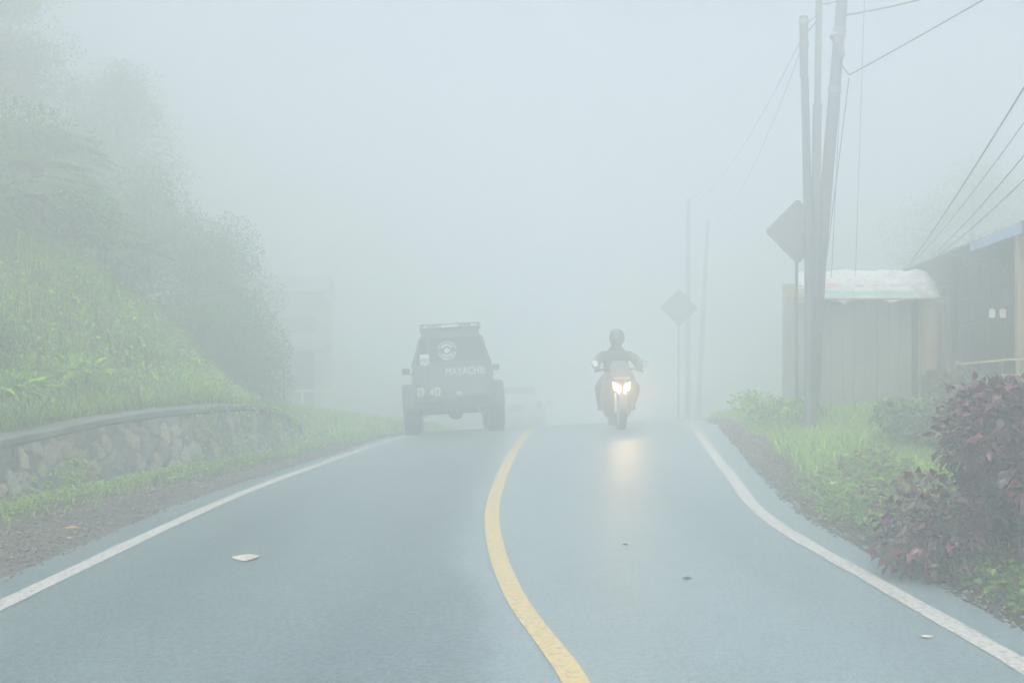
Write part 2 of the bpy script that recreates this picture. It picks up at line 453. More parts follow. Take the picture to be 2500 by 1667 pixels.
def hill_pts(n, y0, y1, s0, s1):
    Y = y0 + (y1 - y0) * rng.random(n) ** 1.0; s = s0 + (s1 - s0) * rng.random(n) ** 1.35
    Xp = xw(Y) - s; return np.stack([Xp, Y, ground(Xp, Y)], -1), s

# hillside grass: one mass
parts = []
P, s = hill_pts(78000, 5.5, 18.5, .24, 8.5)
dens = fbm(P[:, 0] * .9, P[:, 1] * .9, 51) + .25
keep = dens > rng.uniform(-.35, .2, len(P)); P = P[keep]; n = len(P)
tall = .6 + .9 * np.clip(fbm(P[:, 0] * 1.1, P[:, 1] * 1.1, 53) + .5, 0, 1)
s = xw(P[:, 1]) - P[:, 0]; pn = fbm(P[:, 0] * .7, P[:, 1] * .7, 57)
gc = palette(GREEN + STRAW[:1], n); dk = palette(DKGREEN, n); mixk = np.clip(sst(1.6, 3.6, s + 1.6 * pn) + .8 * (pn > .18), 0, .9)[:, None]
parts.append(blades(P, rng.uniform(.12, .30, n) * tall, rng.uniform(.006, .014, n), rng.uniform(.3, 1.1, n), gc * (1 - mixk) + dk * mixk))
P, s = hill_pts(15000, 6, 17, .26, .75); n = len(P)                       # bright fringe on the wall top
parts.append(blades(P, rng.uniform(.06, .18, n), rng.uniform(.008, .018, n), rng.uniform(.3, 1.2, n), palette(GREEN[:3] + [(.22, .28, .07)], n)))
P, s = hill_pts(26000, 6, 18.5, .5, 8.5); n = len(P)                         # broad leaves between the blades
P[:, 2] += rng.uniform(.03, .3, n)
d = rand_dirs(n) + np.array([.5, -.3, 0]); d[:, 2] = rng.uniform(-.5, .5, n)
parts.append(leaves(P, d, unit(n) * .5 + np.array([0, 0, 1.0]), rng.uniform(.05, .14, n), rng.uniform(.02, .055, n), np.where((s > 2.2)[:, None], palette(DKGREEN + GREEN[3:4], n), palette(GREEN + DKGREEN[3:], n))))
V, F, C = merge(parts)
tag(link_mesh("hillside_grass", np_mesh("hillside_grass", V, F, C), MLEAF), "long bright green grass covering the slope above the stone wall", "grass", kind='stuff')

# weeds along the wall foot, on the ridge, and creeping over the gravel edge
parts = []
n = 26000; Y = rng.uniform(4.5, 19, n); t = np.where(rng.random(n) < .5, rng.normal(.70, .055, n), rng.normal(.97, .045, n))
t = np.clip(t, .45, 1.0); D = xl(Y) - xw(Y)
keep = (fbm(Y * 1.6, t * 6, 61) + .35) > rng.uniform(-.2, .5, n)
Y = Y[keep]; t = t[keep]; D = D[keep]; n = len(Y); Xp = xl(Y) - t * D
P = np.stack([Xp, Y, ground(Xp, Y)], -1)
hgt = np.where(t > .85, .72 - .3 * sst(10, 12.5, Y), .62)
parts.append(blades(P, rng.uniform(.05, .20, n) * hgt, rng.uniform(.006, .014, n), rng.uniform(.2, 1.2, n), palette(GREEN + STRAW[:1], n)))
k = rng.integers(0, n, 9000); P2 = P[k] + rng.normal(0, .02, (9000, 3)); P2[:, 2] = P[k][:, 2] + rng.uniform(.01, .09, 9000)
d = rand_dirs(9000); d[:, 2] = rng.uniform(-.2, .6, 9000)
parts.append(leaves(P2, d, np.tile([0, 0, 1.0], (9000, 1)) + unit(9000) * .4, rng.uniform(.025, .065, 9000), rng.uniform(.018, .04, 9000), palette(GREEN[:4] + [(.24, .28, .05)], 9000)))
V, F, C = merge(parts)
tag(link_mesh("verge_weeds", np_mesh("verge_weeds", V, F, C), MLEAF), "low yellow green weeds growing at the foot of the stone wall", "weeds", kind='stuff')

# grass beyond the wall end, on the far left bank and over the crest
parts = []
n = 16000; Y = rng.uniform(15.5, 27, n); D = xl(Y) - xw(Y); Xp = xl(Y) - .40 - rng.random(n) * (D + 1.0)
P = np.stack([Xp, Y, ground(Xp, Y)], -1)
parts.append(blades(P, rng.uniform(.10, .28, n), rng.uniform(.012, .026, n), rng.uniform(.3, 1.1, n), palette(GREEN, n)))
V, F, C = merge(parts)
tag(link_mesh("bank_grass", np_mesh("bank_grass", V, F, C), MLEAF), "hazy green grass on the bank past the end of the wall", "grass", kind='stuff')

# right verge: mown-looking grass behind, leafy ground cover along the road edge
parts = []
n = 62000; Y = 4.0 + 17 * rng.random(n) ** 1.2; r = .30 + 4.6 * rng.random(n); Xp = xr(Y) + .36 + r
keep = (fbm(Xp * .8, Y * .8, 71) + .8 > rng.uniform(-.3, .3, n)) & (r > .38 + .25 * fbm(Y * 1.5, 2.2, 72))
P = np.stack([Xp, Y, ground(Xp, Y)], -1)[keep]; n = len(P)
hh = .45 + .8 * np.clip(fbm(P[:, 0] * .8, P[:, 1] * .8, 73) + .45, 0, 1.2)
parts.append(blades(P, rng.uniform(.12, .26, n) * hh, rng.uniform(.008, .018, n), rng.uniform(.3, 1.1, n), palette(GREEN[:3] + [(.34, .50, .10)], n)))
V, F, C = merge(parts)
tag(link_mesh("verge_grass", np_mesh("verge_grass", V, F, C), MLEAF), "soft green grass verge below the poles and the stall", "grass", kind='stuff')

parts = []
n = 14000; Y = 3.6 + 6.0 * rng.random(n) ** 1.2; r = .16 + .85 * rng.random(n) ** .8
r = r + .12 * fbm(Y * 1.7, 1.0, 74) + .10 * fbm(Y * 6, 4.0, 75); keep = r > .08; Y = Y[keep]; r = r[keep]; n = len(Y)
Xp = xr(Y) + .36 + r; mound = np.clip(.05 + .22 * sst(.05, .7, r) + .10 * fbm(Xp * 2.2, Y * 2.2, 76), .02, .5)
z0 = ground(Xp, Y); P = np.stack([Xp, Y, z0 + mound * rng.random(n) ** .5], -1)
d = rand_dirs(n) + np.array([-.5, -.5, 0]); d[:, 2] = rng.uniform(-.3, .6, n)
cc = palette([(.17, .30, .06), (.12, .22, .05), (.25, .38, .08), (.09, .15, .05)], n)
odd = rng.random(n); cc[odd < .05] = vary((.30, .22, .06), int((odd < .05).sum())); cc[(odd > .05) & (odd < .16)] = vary((.10, .06, .045), int(((odd > .05) & (odd < .16)).sum()))
parts.append(leaves(P, d, np.tile([-.2, -.3, 1.0], (n, 1)) + unit(n) * .5, rng.uniform(.04, .085, n), rng.uniform(.025, .05, n), cc))
k = rng.integers(0, n, 5000)
parts.append(blades(np.stack([Xp[k], Y[k], z0[k]], -1), rng.uniform(.1, .3, 5000) * .9, rng.uniform(.004, .009, 5000), rng.uniform(.2, .9, 5000), palette(DKGREEN + GREEN[:1], 5000)))
V, F, C = merge(parts)
tag(link_mesh("ground_cover", np_mesh("ground_cover", V, F, C), MLEAF), "leafy mixed green ground cover spilling toward the road edge", "ground cover", kind='stuff')

# pebbles and dead leaves (uncountable)
def pebbles(P, size):
    n = len(P); base = np.array([[1, 0, 0], [0, 1, 0], [-1, 0, 0], [0, -1, 0], [0, 0, 1], [0, 0, -1]], float)
    a = rng.uniform(0, 6.28, n); c, s_ = np.cos(a), np.sin(a)
    sc = size[:, None] * rng.uniform(.6, 1.3, (n, 3)) * np.array([1, 1, .55])
    v = base[None] * sc[:, None, :] * rng.uniform(.75, 1.2, (n, 6, 1))
    x = v[..., 0] * c[:, None] - v[..., 1] * s_[:, None]; y = v[..., 0] * s_[:, None] + v[..., 1] * c[:, None]
    v = np.stack([x, y, v[..., 2]], -1) + P[:, None, :]
    T = np.array([[0, 1, 4], [1, 2, 4], [2, 3, 4], [3, 0, 4], [1, 0, 5], [2, 1, 5], [3, 2, 5], [0, 3, 5]])
    F = (np.arange(n)[:, None, None] * 6 + T[None]).reshape(-1, 3); return v.reshape(-1, 3), F
parts = []
n = 9000; Y = 3.5 + 13 * rng.random(n) ** 1.2; D = xl(Y) - xw(Y); Xp = xl(Y) - .28 - (D * .62 - .28) * rng.random(n) ** .8
Xc = np.minimum(Xp, xl(Y) - .335); P = np.stack([Xp, Y, ground(Xc, Y) + .022], -1)
v, f = pebbles(P, rng.uniform(.006, .019, n) * np.where(rng.random(n) < .04, 1.8, 1)); parts.append((v, f, np.repeat(palette([(.17, .155, .14), (.10, .09, .085), (.24, .22, .2), (.07, .065, .06)], n), 6, 0)))
n = 3500; Y = 3.6 + 14 * rng.random(n) ** 1.2; Xp = xr(Y) + .30 + .55 * rng.random(n)
P = np.stack([Xp, Y, ground(np.maximum(Xp, xr(Y) + .37), Y) + .02], -1)
v, f = pebbles(P, rng.uniform(.008, .026, n)); parts.append((v, f, np.repeat(palette([(.14, .13, .125), (.09, .085, .08), (.26, .25, .24)], n), 6, 0)))
V, F, C = merge(parts)
tag(link_mesh("pebbles", np_mesh("pebbles", V, F, C), MPEB), "loose pebbles scattered along both edges of the asphalt", "pebbles", kind='stuff')
parts = []
n = 1500; Y = 4 + 13 * rng.random(n) ** 1.1; D = xl(Y) - xw(Y); Xp = xl(Y) - D * np.clip(rng.normal(.62, .2, n), .25, .98)
P = np.stack([Xp, Y, ground(Xp, Y) + .03], -1); P2 = []
n2 = 1600; Y = 3.8 + 13 * rng.random(n2); Xp = xr(Y) + .38 + .7 * rng.random(n2)
P = np.concatenate([P, np.stack([Xp, Y, ground(Xp, Y) + .03], -1)]); n = len(P)
d = rand_dirs(n); d[:, 2] = rng.uniform(-.1, .35, n)
parts.append(leaves(P, d, np.tile([0, 0, 1.0], (n, 1)) + unit(n) * .35, rng.uniform(.03, .08, n), rng.uniform(.015, .035, n), palette([(.22, .16, .10), (.33, .27, .19), (.15, .10, .07), (.40, .36, .30)], n)))
V, F, C = merge(parts)
tag(link_mesh("leaf_litter", np_mesh("leaf_litter", V, F, C), MLEAF), "dry brown fallen leaves littering the gutter and gravel edges", "leaf litter", kind='stuff')

# ------------------------------------------------------------------ stone retaining wall
wall = empty("stone_wall", (float(xw(11)), 11, gz(float(xw(11)) + .1, 11)), 0, "low retaining wall of grey stones with a concrete coping along the road", "stone wall")
off = np.array(wall.location)
Yw = np.concatenate([np.arange(1.0, 5.0, .1), np.arange(5.0, 16.0, .022)])
Lx = xw(Yw); arc = np.concatenate([[0], np.cumsum(np.hypot(np.diff(Lx), np.diff(Yw)))])
nv = 34
zbot = ground(Lx + .03, Yw) - .12; ztp = np.maximum(ztop(Yw) - .09, zbot + .02)
vv = np.linspace(0, 1, nv)
Zw = zbot[:, None] + (ztp - zbot)[:, None] * vv[None]
Uw = np.repeat(arc[:, None], nv, 1)
tx = np.gradient(Lx, arc); ty = np.gradient(Yw, arc); nx, ny = ty, -tx          # outward normal toward the road
su, sv = .14, .20
seeds = []
for i in range(int(arc[-1] / su) + 3):
    for j in range(-1, 6):
        seeds.append(((i - 1 + rng.uniform(.05, .95)) * su + (j % 2) * su * .5, -.45 + (j + rng.uniform(.1, .9)) * sv))
seeds = np.array(seeds); scol = palette([(.42, .38, .33), (.32, .31, .29), (.21, .21, .21), (.50, .44, .36), (.36, .31, .26), (.18, .185, .19)], len(seeds), .25, .05)
sbul = rng.uniform(.5, 1.0, len(seeds))
Zrel = Zw - ztp[:, None] * .6
uu = Uw + .025 * fbm(Uw * 5, Zw * 5, 81); vz = Zrel + .025 * fbm(Uw * 5 + 9, Zw * 5, 82) - .25 * (uu * 0)
vz2 = vz + .35 * 0
h = np.zeros_like(uu); idc = np.zeros(uu.shape, int); mort = np.zeros_like(uu)
for i in range(len(Yw)):
    near = np.where(np.abs(seeds[:, 0] - arc[i]) < .7)[0]; S = seeds[near]
    d = np.hypot((uu[i][:, None] + .22 * vz[i][:, None] - S[None, :, 0]) / .8, (vz[i][:, None] - S[None, :, 1]) / 1.25)
    q = np.argsort(d, 1)[:, :2]; r0 = np.arange(nv); d1 = d[r0, q[:, 0]]; d2 = d[r0, q[:, 1]]
    g = sst(0.0, .028, d2 - d1); mort[i] = 1 - sst(.004, .026, d2 - d1); h[i] = g * sbul[near[q[:, 0]]]; idc[i] = near[q[:, 0]]
amp = .050 * h + .016 * fbm(Uw * 14, Zw * 14, 83)
batter = -.06 * vv[None] + .05
Xg = Lx[:, None] + nx[:, None] * (amp + batter); Yg2 = Yw[:, None] + ny[:, None] * (amp + batter)
V = np.stack([Xg, Yg2, Zw], -1).reshape(-1, 3) - off
I = np.arange(len(Yw) * nv).reshape(-1, nv)
Fq = np.stack([I[:-1, :-1], I[1:, :-1], I[1:, 1:], I[:-1, 1:]], -1).reshape(-1, 4)
C = scol[idc]; mc = np.array([.15, .15, .145]); C = C * (1 - mort[..., None]) + mc * mort[..., None] * (.75 + .5 * vnoise(Uw * 6, Zw * 6, 84))[..., None]
moss = np.clip(fbm(Uw * 1.1, Zw * 2.5, 85) * 1.5 - .15 + .2 * sst(11, 14, Yw)[:, None] - .3 * vv[None], 0, .5)[..., None]
C = C * (1 - moss) + np.array([.10, .13, .05]) * moss
me = np_mesh("stone_face", V, Fq, C.reshape(-1, 3), smooth=True)
link_mesh("stone_face", me, MSTONE, wall)
# coping slab: rounded-rectangle section swept along the wall top
mb = MB(); rings = []
for y in np.arange(1.0, 15.6, .12):
    x0 = float(xw(y)); zt = float(ztop(y)) + .012 * float(fbm(y * .8, 0, 86)) + .006 * float(fbm(y * 5, 0, 87))
    k = np.array([1.0, float(xw(y + .05) - xw(y - .05)) / .1]); tl = math.hypot(1, k[1]); nxx, nyy = 1 / tl, -k[1] / tl
    f = .06 + .008 * float(fbm(y * 3, 3, 88))
    sec = [(f, -.062), (f + .004, -.012), (f - .006, .004), (-.20, .010), (-.24, -.01), (-.24, -.08), (0, -.086)]
    rings.append([(x0 + nxx * a - off[0], y + nyy * a - off[1], zt + b - off[2]) for a, b in sec])
mb.loft(rings).build("coping", MCONC, wall, ang=30)
# climbing greenery on the wall face
parts = []
n = 1300; Y = rng.choice([9.6, 11.6, 12.4, 13.3, 14.2], n) + rng.normal(0, .2, n); Y = np.clip(Y, 6, 15)
vq = rng.random(n) ** 1.2 * sst(7.5, 12.5, Y) + rng.random(n) * .25
zb = ground(xw(Y) + .05, Y); zz = zb + (ztop(Y) - zb) * np.clip(vq, 0, 1)
P = np.stack([xw(Y) + .07, Y, zz], -1) - off
d = rand_dirs(n) * .6 + np.array([.5, -.2, -.4])
parts.append(leaves(P, d, np.tile([.9, -.3, .5], (n, 1)) + unit(n) * .4, rng.uniform(.025, .07, n), rng.uniform(.015, .035, n), palette(GREEN[:4], n)))
V, F, C = merge(parts)
tag(link_mesh("creeper", np_mesh("creeper", V, F, C), MLEAF, wall), kind='stuff')

# ------------------------------------------------------------------ shrubs, ferns, trees
def shrub(name, loc, size, n, cols, leaf=(.08, .05), lobes=7, label=None, cat="shrub", group=None, droop=0.0, stems=5, seed=0, clump=1.0, m=None):
    root = empty(name, loc, 0, label, cat, group); rg = np.random.default_rng(seed + 100)
    cen = rg.normal(0, .45, (lobes, 3)) * np.array(size) * .8; cen[:, 2] = np.abs(cen[:, 2]) + size[2] * .45
    cen[:, 2] = np.clip(cen[:, 2], size[2] * .3, size[2] * .85); cen[:lobes // 3, 2] = size[2] * .25
    k = rg.integers(0, lobes, n); u = rg.normal(size=(n, 3)); u /= np.linalg.norm(u, axis=1, keepdims=True)
    rad = rg.random(n)[:, None] ** .6
    lob = np.array(size)[None] * np.array([.48, .48, .34]) * clump
    P = cen[k] + u * rad * lob * rg.uniform(.75, 1.15, (lobes, 1))[k]
    P[:, 2] = np.clip(P[:, 2], .03, None)
    d = u + rg.normal(0, .5, (n, 3)); d[:, 2] -= droop
    nrm = np.tile([0, 0, 1.0], (n, 1)) + rg.normal(0, .45, (n, 3))
    L = rg.uniform(.7, 1.25, n) * leaf[0]
    global rng; keep = rng; rng = rg
    c = palette(cols, n, .25, .12); rng = keep
    V, F, C = leaves(P, d, nrm, L, L * leaf[1] / leaf[0], c)
    link_mesh("leaves", np_mesh("leaves", V, F, C), m or MLEAF, root)
    mb = MB()
    for i in range(stems):
        c_ = cen[i % lobes]; a = rg.uniform(0, 6.28); b0 = Vector((math.cos(a) * size[0] * .1, math.sin(a) * size[1] * .1, -.08))
        mid = b0.lerp(Vector(c_), .5) + Vector((rg.normal(0, .04), rg.normal(0, .04), size[2] * .08))
        mb.tube([b0, mid, Vector(c_)], [.018 * size[2] + .004, .012 * size[2] + .003, .004], 5)
    mb.build("stems", MBARK, root)
    return root

def tree(name, loc, h, cr, n, cols, leaf, label, group=None, bark=None, cat="tree", seed=0, base=.35, lean=(0, 0)):
    root = empty(name, loc, 0, label, cat, group); rg = np.random.default_rng(seed + 500)
    top = Vector((lean[0], lean[1], h * .86)); tp = []
    for i in range(7):
        t = i / 6; tp.append(Vector((top.x * t + rg.normal(0, .05) * h * .12 * (t > 0), top.y * t + rg.normal(0, .05) * h * .12 * (t > 0), -.3 + (h * .86 + .3) * t)))
    r0 = h * .022 + .03
    mb = MB(); mb.tube(tp, [r0 * (1.25 - 1.1 * i / 6) for i in range(7)], 9)
    cen = []
    for i in range(13):
        t = base + (1 - base) * rg.random(); k = min(int(t * 6), 5); p = tp[k].lerp(tp[k + 1], t * 6 - k)
        a = i * 2.4 + rg.uniform(-.4, .4); ln = cr * rg.uniform(.55, 1.0) * (1 - .45 * (t - base) / (1 - base + 1e-6))
        e = p + Vector((math.cos(a) * ln, math.sin(a) * ln, ln * rg.uniform(.1, .6)))
        mb.tube([p, p.lerp(e, .5) + Vector((0, 0, ln * .08)), e], [r0 * .42 * (1.2 - t), r0 * .26 * (1.2 - t), .012], 6)
        cen += [e, p.lerp(e, .6)]
        for q in range(2):
            e2 = p.lerp(e, .6) + Vector((rg.normal(0, .3) * cr * .5, rg.normal(0, .3) * cr * .5, rg.uniform(.0, .3) * cr)); mb.tube([p.lerp(e, .55), e2], [r0 * .15, .01], 5); cen.append(e2)
    cen.append(tp[-1])
    mb.build("trunk", bark or MBARK, root)
    cen = np.array([tuple(c) for c in cen]); m = len(cen); k = rg.integers(0, m, n)
    u = rg.normal(size=(n, 3)); u /= np.linalg.norm(u, axis=1, keepdims=True)
    sz = cr * rg.uniform(.2, .42, (m, 1)); P = cen[k] + u * rg.random((n, 1)) ** .5 * sz[k] * np.array([1, 1, .65])
    d = u + rg.normal(0, .5, (n, 3)); d[:, 2] -= .35
    L = rg.uniform(.7, 1.3, n) * leaf
    global rng; keep = rng; rng = rg; c = palette(cols, n, .25, .1); rng = keep
    V, F, C = leaves(P, d, np.tile([0, 0, 1.0], (n, 1)) + rg.normal(0, .5, (n, 3)), L, L * .5, c)
    link_mesh("crown", np_mesh("crown", V, F, C), MLEAF, root)
    return root

def fern(loc, size, nf, label, seed=0, tilt=0.0, aim=None, group="tree ferns drooping from the slope"):
    root = empty("fern", loc, 0, label, "fern", group); rg = np.random.default_rng(seed + 900); parts = []; mb = MB()
    global rng; keep = rng; rng = rg
    mb.tube([(0, 0, -.3), (0, 0, size * .25)], [.05, .035], 7)
    for i in range(nf):
        a = (aim if aim is not None else 0) + (rg.uniform(-1.5, 1.5) if aim is not None else i * 6.283 / nf + rg.uniform(-.2, .2))
        el = rg.uniform(.3, 1.1); L = size * rg.uniform(.75, 1.1); pts = []
        for t in np.linspace(0, 1, 22):
            pts.append((math.cos(a) * L * (t * math.cos(el) * 1.0 + .15 * t * t), math.sin(a) * L * (t * math.cos(el) + .15 * t * t), size * .25 + L * (t * math.sin(el) - .75 * t * t * (.6 + .4 * math.sin(el)))))
        mb.tube(pts[::3] + [pts[-1]], list(np.linspace(.012, .003, len(pts[::3]) + 1)), 5)
        Pn = np.array(pts); tan = np.gradient(Pn, axis=0); tan /= np.linalg.norm(tan, axis=1, keepdims=True)
        sd = np.cross(tan, [0, 0, 1.0]); sd /= np.linalg.norm(sd, axis=1, keepdims=True) + 1e-9; up = np.cross(sd, tan)
        for sgn in (1, -1):
            j = np.arange(2, 22); tt = j / 21
            ln = size * .30 * np.sin(np.pi * np.clip(tt * .9 + .08, 0, 1)) ** .8
            for fr in (0.0, .5):
                q = Pn[j] - tan[j] * fr * L / 22
                parts.append(leaves(q, sd[j] * sgn + tan[j] * .5 - up[j] * .25, up[j], ln * rg.uniform(.85, 1.1, len(j)), np.full(len(j), size * .026), palette([(.12, .19, .05), (.09, .15, .045), (.15, .21, .06)], len(j))))
    rng = keep
    V, F, C = merge(parts)
    link_mesh("fronds", np_mesh("fronds", V, F, C), MLEAF, root)
    mb.build("stalks", MBARK, root)
    return root

def on(x, y, dz=0.0): return (x, y, gz(x, y) + dz)

# dark shrubs clinging to the slope
G1 = "shrubs growing on the slope above the wall"
DG = DKGREEN + GREEN[3:4]
for x, y, sz, n, cols, lf, lob, lab, dp in [
    (-4.75, 17.6, (1.35, 1.2, 2.0), 34000, DKGREEN, .055, 11, "big dark shrub overhanging the far end of the stone wall", .4),
    (-5.9, 18.8, (1.6, 1.4, 2.5), 32000, DG, .055, 12, "tallest dark shrub, rising behind the one at the wall end", .3),
    (-5.6, 16.4, (1.1, 1.0, 1.1), 7000, DG, .06, 9, "mid green shrub on the slope just uphill of the wall-end shrub", .1),
    (-6.3, 13.4, (1.0, .9, .8), 6000, DKGREEN, .06, 9, "dark rounded shrub amid bright grass halfway up the slope", 0),
    (-5.85, 10.0, (.7, .7, .6), 4500, DG, .06, 8, "shaggy dark shrub at the left edge above the nearest stones", 0),
    (-7.6, 15.0, (1.5, 1.3, 1.3), 8000, DG, .07, 10, "wide shrub high on the slope under the drooping ferns", 0),
    (-4.75, 14.7, (.5, .4, .35), 2600, DG, .05, 6, "small dark shrub in the bright grass near the coping", 0),
    (-6.9, 12.0, (1.0, .9, .8), 5500, DKGREEN, .06, 9, "low dark shrub beneath the left edge ferns", 0),
    (-7.2, 17.6, (1.6, 1.4, 1.7), 8500, DG, .075, 10, "hazy shrub up the slope between the ferns and tallest shrub", .2),
    (-7.7, 19.6, (1.5, 1.3, 1.9), 16000, DG, .06, 11, "shrub on the slope left of the tallest shrub, closing the gap", .2),
    (-9.0, 13.2, (1.6, 1.4, 1.5), 7000, DKGREEN, .08, 10, "dark shrub at the brow of the slope, left edge", .2)]:
    shrub("shrub", on(x, y, -.12), sz, n, cols, (lf, lf * .5), lob, lab, group=G1, droop=dp, seed=int(abs(x * 10)))
shrub("broadleaf_plant", on(-5.0, 9.75, 0), (.5, .45, .32), 800, GREEN[:4], (.16, .05), 7, "broad leaved bright plant just above the coping at left", "plant", droop=.2, seed=10)
shrub("broadleaf_plant", on(-4.8, 10.8, 0), (.55, .45, .30), 750, GREEN[:4], (.15, .05), 7, "second broad leaved plant, farther along the coping", "plant", droop=.2, seed=11)
fern(on(-6.35, 13.5, .25), 1.05, 13, "lowest fern at the left edge with arching fronds", 1, aim=-.5)
fern(on(-6.95, 14.5, .4), 1.2, 13, "large fern above the lowest one, fronds drooping to the road", 2, aim=-.5)
fern(on(-7.5, 15.6, .7), 1.25, 13, "hazy fern highest on the left slope", 3, aim=-.6)
fern(on(-6.1, 15.0, .3), 1.0, 12, "fern farther along the slope over dark shrubs", 4, aim=-.7)
fern(on(-6.7, 16.2, .5), 1.1, 12, "faint fern beside the hazy high shrubs", 5, aim=-.7)

# hillside trees, fading
GT = "trees fading into the fog on the hill"
for i, (x, y, h, cr, lab, pale) in enumerate([
    (-9.9, 18.6, 4.4, 2.0, "leafy tree on the hill behind the ferns", False),
    (-11.2, 17.4, 5.4, 2.2, "tall tree at the upper left edge of the hill", False),
    (-9.0, 22.0, 4.8, 2.0, "tree rising behind the tallest shrub past the wall", False),
    (-10.6, 20.8, 5.6, 1.3, "slim tree with a pale trunk on the upper hill", True),
    (-12.5, 20.0, 5.6, 2.6, "broad tree crowning the top left of the hill", False),
    (-10.0, 25.0, 5.6, 2.6, "faint tree behind the pale house", False),
    (-14.0, 29.0, 6.0, 3.2, "very faint tall tree far up the hill", False)]):
    tree("tree", on(x, y, -.1), h, cr, 24000, DG, .065, lab, GT, MPALEBARK if pale else MBARK, seed=i, base=.2)
GR = "trees fading into the fog behind the dark house"
for i, (x, y, h, cr, lab) in enumerate([
    (13.2, 21.5, 7.6, 2.2, "leafy tree at the upper right behind the dark house"),
    (14.6, 23.0, 8.6, 2.8, "taller tree at the right edge behind the house"),
    (12.0, 26.0, 6.8, 2.4, "faint tree beyond the roof ridge of the house"),
    (17.0, 29.0, 9.0, 3.6, "very faint big tree rising at far right")]):
    tree("tree", on(x, y, -.1), h, cr, 24000, DG, .065, lab, GR, seed=20 + i)
# red and purple leaved bushes on the verge
PUR = [(.085, .018, .038), (.045, .014, .030), (.15, .026, .05), (.09, .035, .05), (.05, .05, .045), (.17, .05, .07)]
shrub("purple_bush", on(3.58, 5.95, -.10), (.86, .78, 1.08), 26000, PUR, (.074, .042), 28, "dense dark purple leaved bush at the road edge on the right", "bush", droop=.25, seed=40, stems=8, m=MGLOSSLEAF)
shrub("purple_bush", on(5.15, 8.6, -.02), (.62, .6, .74), 8000, PUR + [(.10, .04, .04)], (.08, .05), 13, "reddish purple bush just behind the densest one", "bush", droop=.25, seed=41, stems=7, m=MGLOSSLEAF)
shrub("purple_bush", on(3.40, 6.8, -.04), (.50, .48, .95), 9000, PUR, (.074, .042), 15, "purple leaved bush leaning left behind the nearest one", "bush", droop=.25, seed=48, stems=5, m=MGLOSSLEAF)
shrub("red_leaf_sprig", on(2.72, 6.7, 0), (.20, .18, .30), 60, [(.28, .05, .05), (.16, .035, .04), (.06, .05, .04)], (.085, .045), 5, "small sprig of red leaves leaning out toward the road", "plant", droop=.2, seed=42, stems=4)
shrub("red_leaf_sprig", on(3.2, 5.75, .25), (.3, .2, .5), 18, [(.38, .05, .06), (.22, .04, .05)], (.075, .04), 5, "few bright red leaves at the front of the purple bush", "plant", droop=.2, seed=43, stems=4)
GH = "bushes in front of the stall"
shrub("leafy_bush", on(4.65, 11.3, -.02), (.55, .5, .46), 4200, [(.16, .27, .11), (.20, .31, .12), (.12, .20, .09), (.30, .36, .22)], (.09, .06), 8, "rounded green bush in front of the tarp roofed stall", "bush", GH, seed=44)
shrub("leafy_bush", on(5.35, 11.9, -.02), (.55, .5, .66), 4200, [(.16, .24, .10), (.22, .18, .11), (.26, .17, .13), (.18, .28, .10)], (.09, .055), 8, "taller bush tinged with red beside the stall corner", "bush", GH, seed=45)
shrub("leafy_bush", on(5.9, 9.8, -.02), (.7, .6, .75), 2800, [(.10, .16, .05), (.14, .20, .06), (.08, .12, .05)], (.10, .05), 7, "bright green bush under the bamboo rail at right edge", "bush", GH, seed=46)
shrub("leafy_bush", on(4.1, 14.3, -.02), (.65, .6, .40), 2000, GREEN[:4], (.07, .04), 6, "low pale green tuft at the foot of the grey poles", "bush", GH, seed=47)
# ------------------------------------------------------------------ text and marks
def text_part(name, s, h, loc, m, parent, sx=1.0, thick=.002, rot=(R(90), 0, 0), bold=0.0):
    cu = bpy.data.curves.new(name, 'FONT'); cu.body = s; cu.size = 1.0; cu.extrude = 0.001; cu.align_x = 'CENTER'; cu.offset = bold; cu.fill_mode = 'BOTH'
    tmp = bpy.data.objects.new("tmp_text", cu); COL.objects.link(tmp); bpy.context.view_layer.update()
    me = bpy.data.meshes.new_from_object(tmp.evaluated_get(bpy.context.evaluated_depsgraph_get()))
    bpy.data.objects.remove(tmp)
    co = np.empty(len(me.vertices) * 3); me.vertices.foreach_get("co", co); co = co.reshape(-1, 3)
    k = h / .70
    co[:, 0] *= k * sx; co[:, 1] *= k; co[:, 2] = np.sign(co[:, 2]) * thick
    me.vertices.foreach_set("co", co.ravel()); me.update(); me.name = name
    o = link_mesh(name, me, m, parent); o.location = loc; o.rotation_euler = rot
    return o

def arc(mb, c, r0, r1, a0, a1, n=24, t=.002):
    """flat ring sector in the XZ plane facing -Y"""
    a = [R(a0 + (a1 - a0) * i / n) for i in range(n + 1)]
    rings = [[(c[0] + r * math.cos(q), c[1] + y, c[2] + r * math.sin(q)) for r, y in ((r0, 0), (r0, -t), (r1, -t), (r1, 0))] for q in a]
    mb.loft(rings)

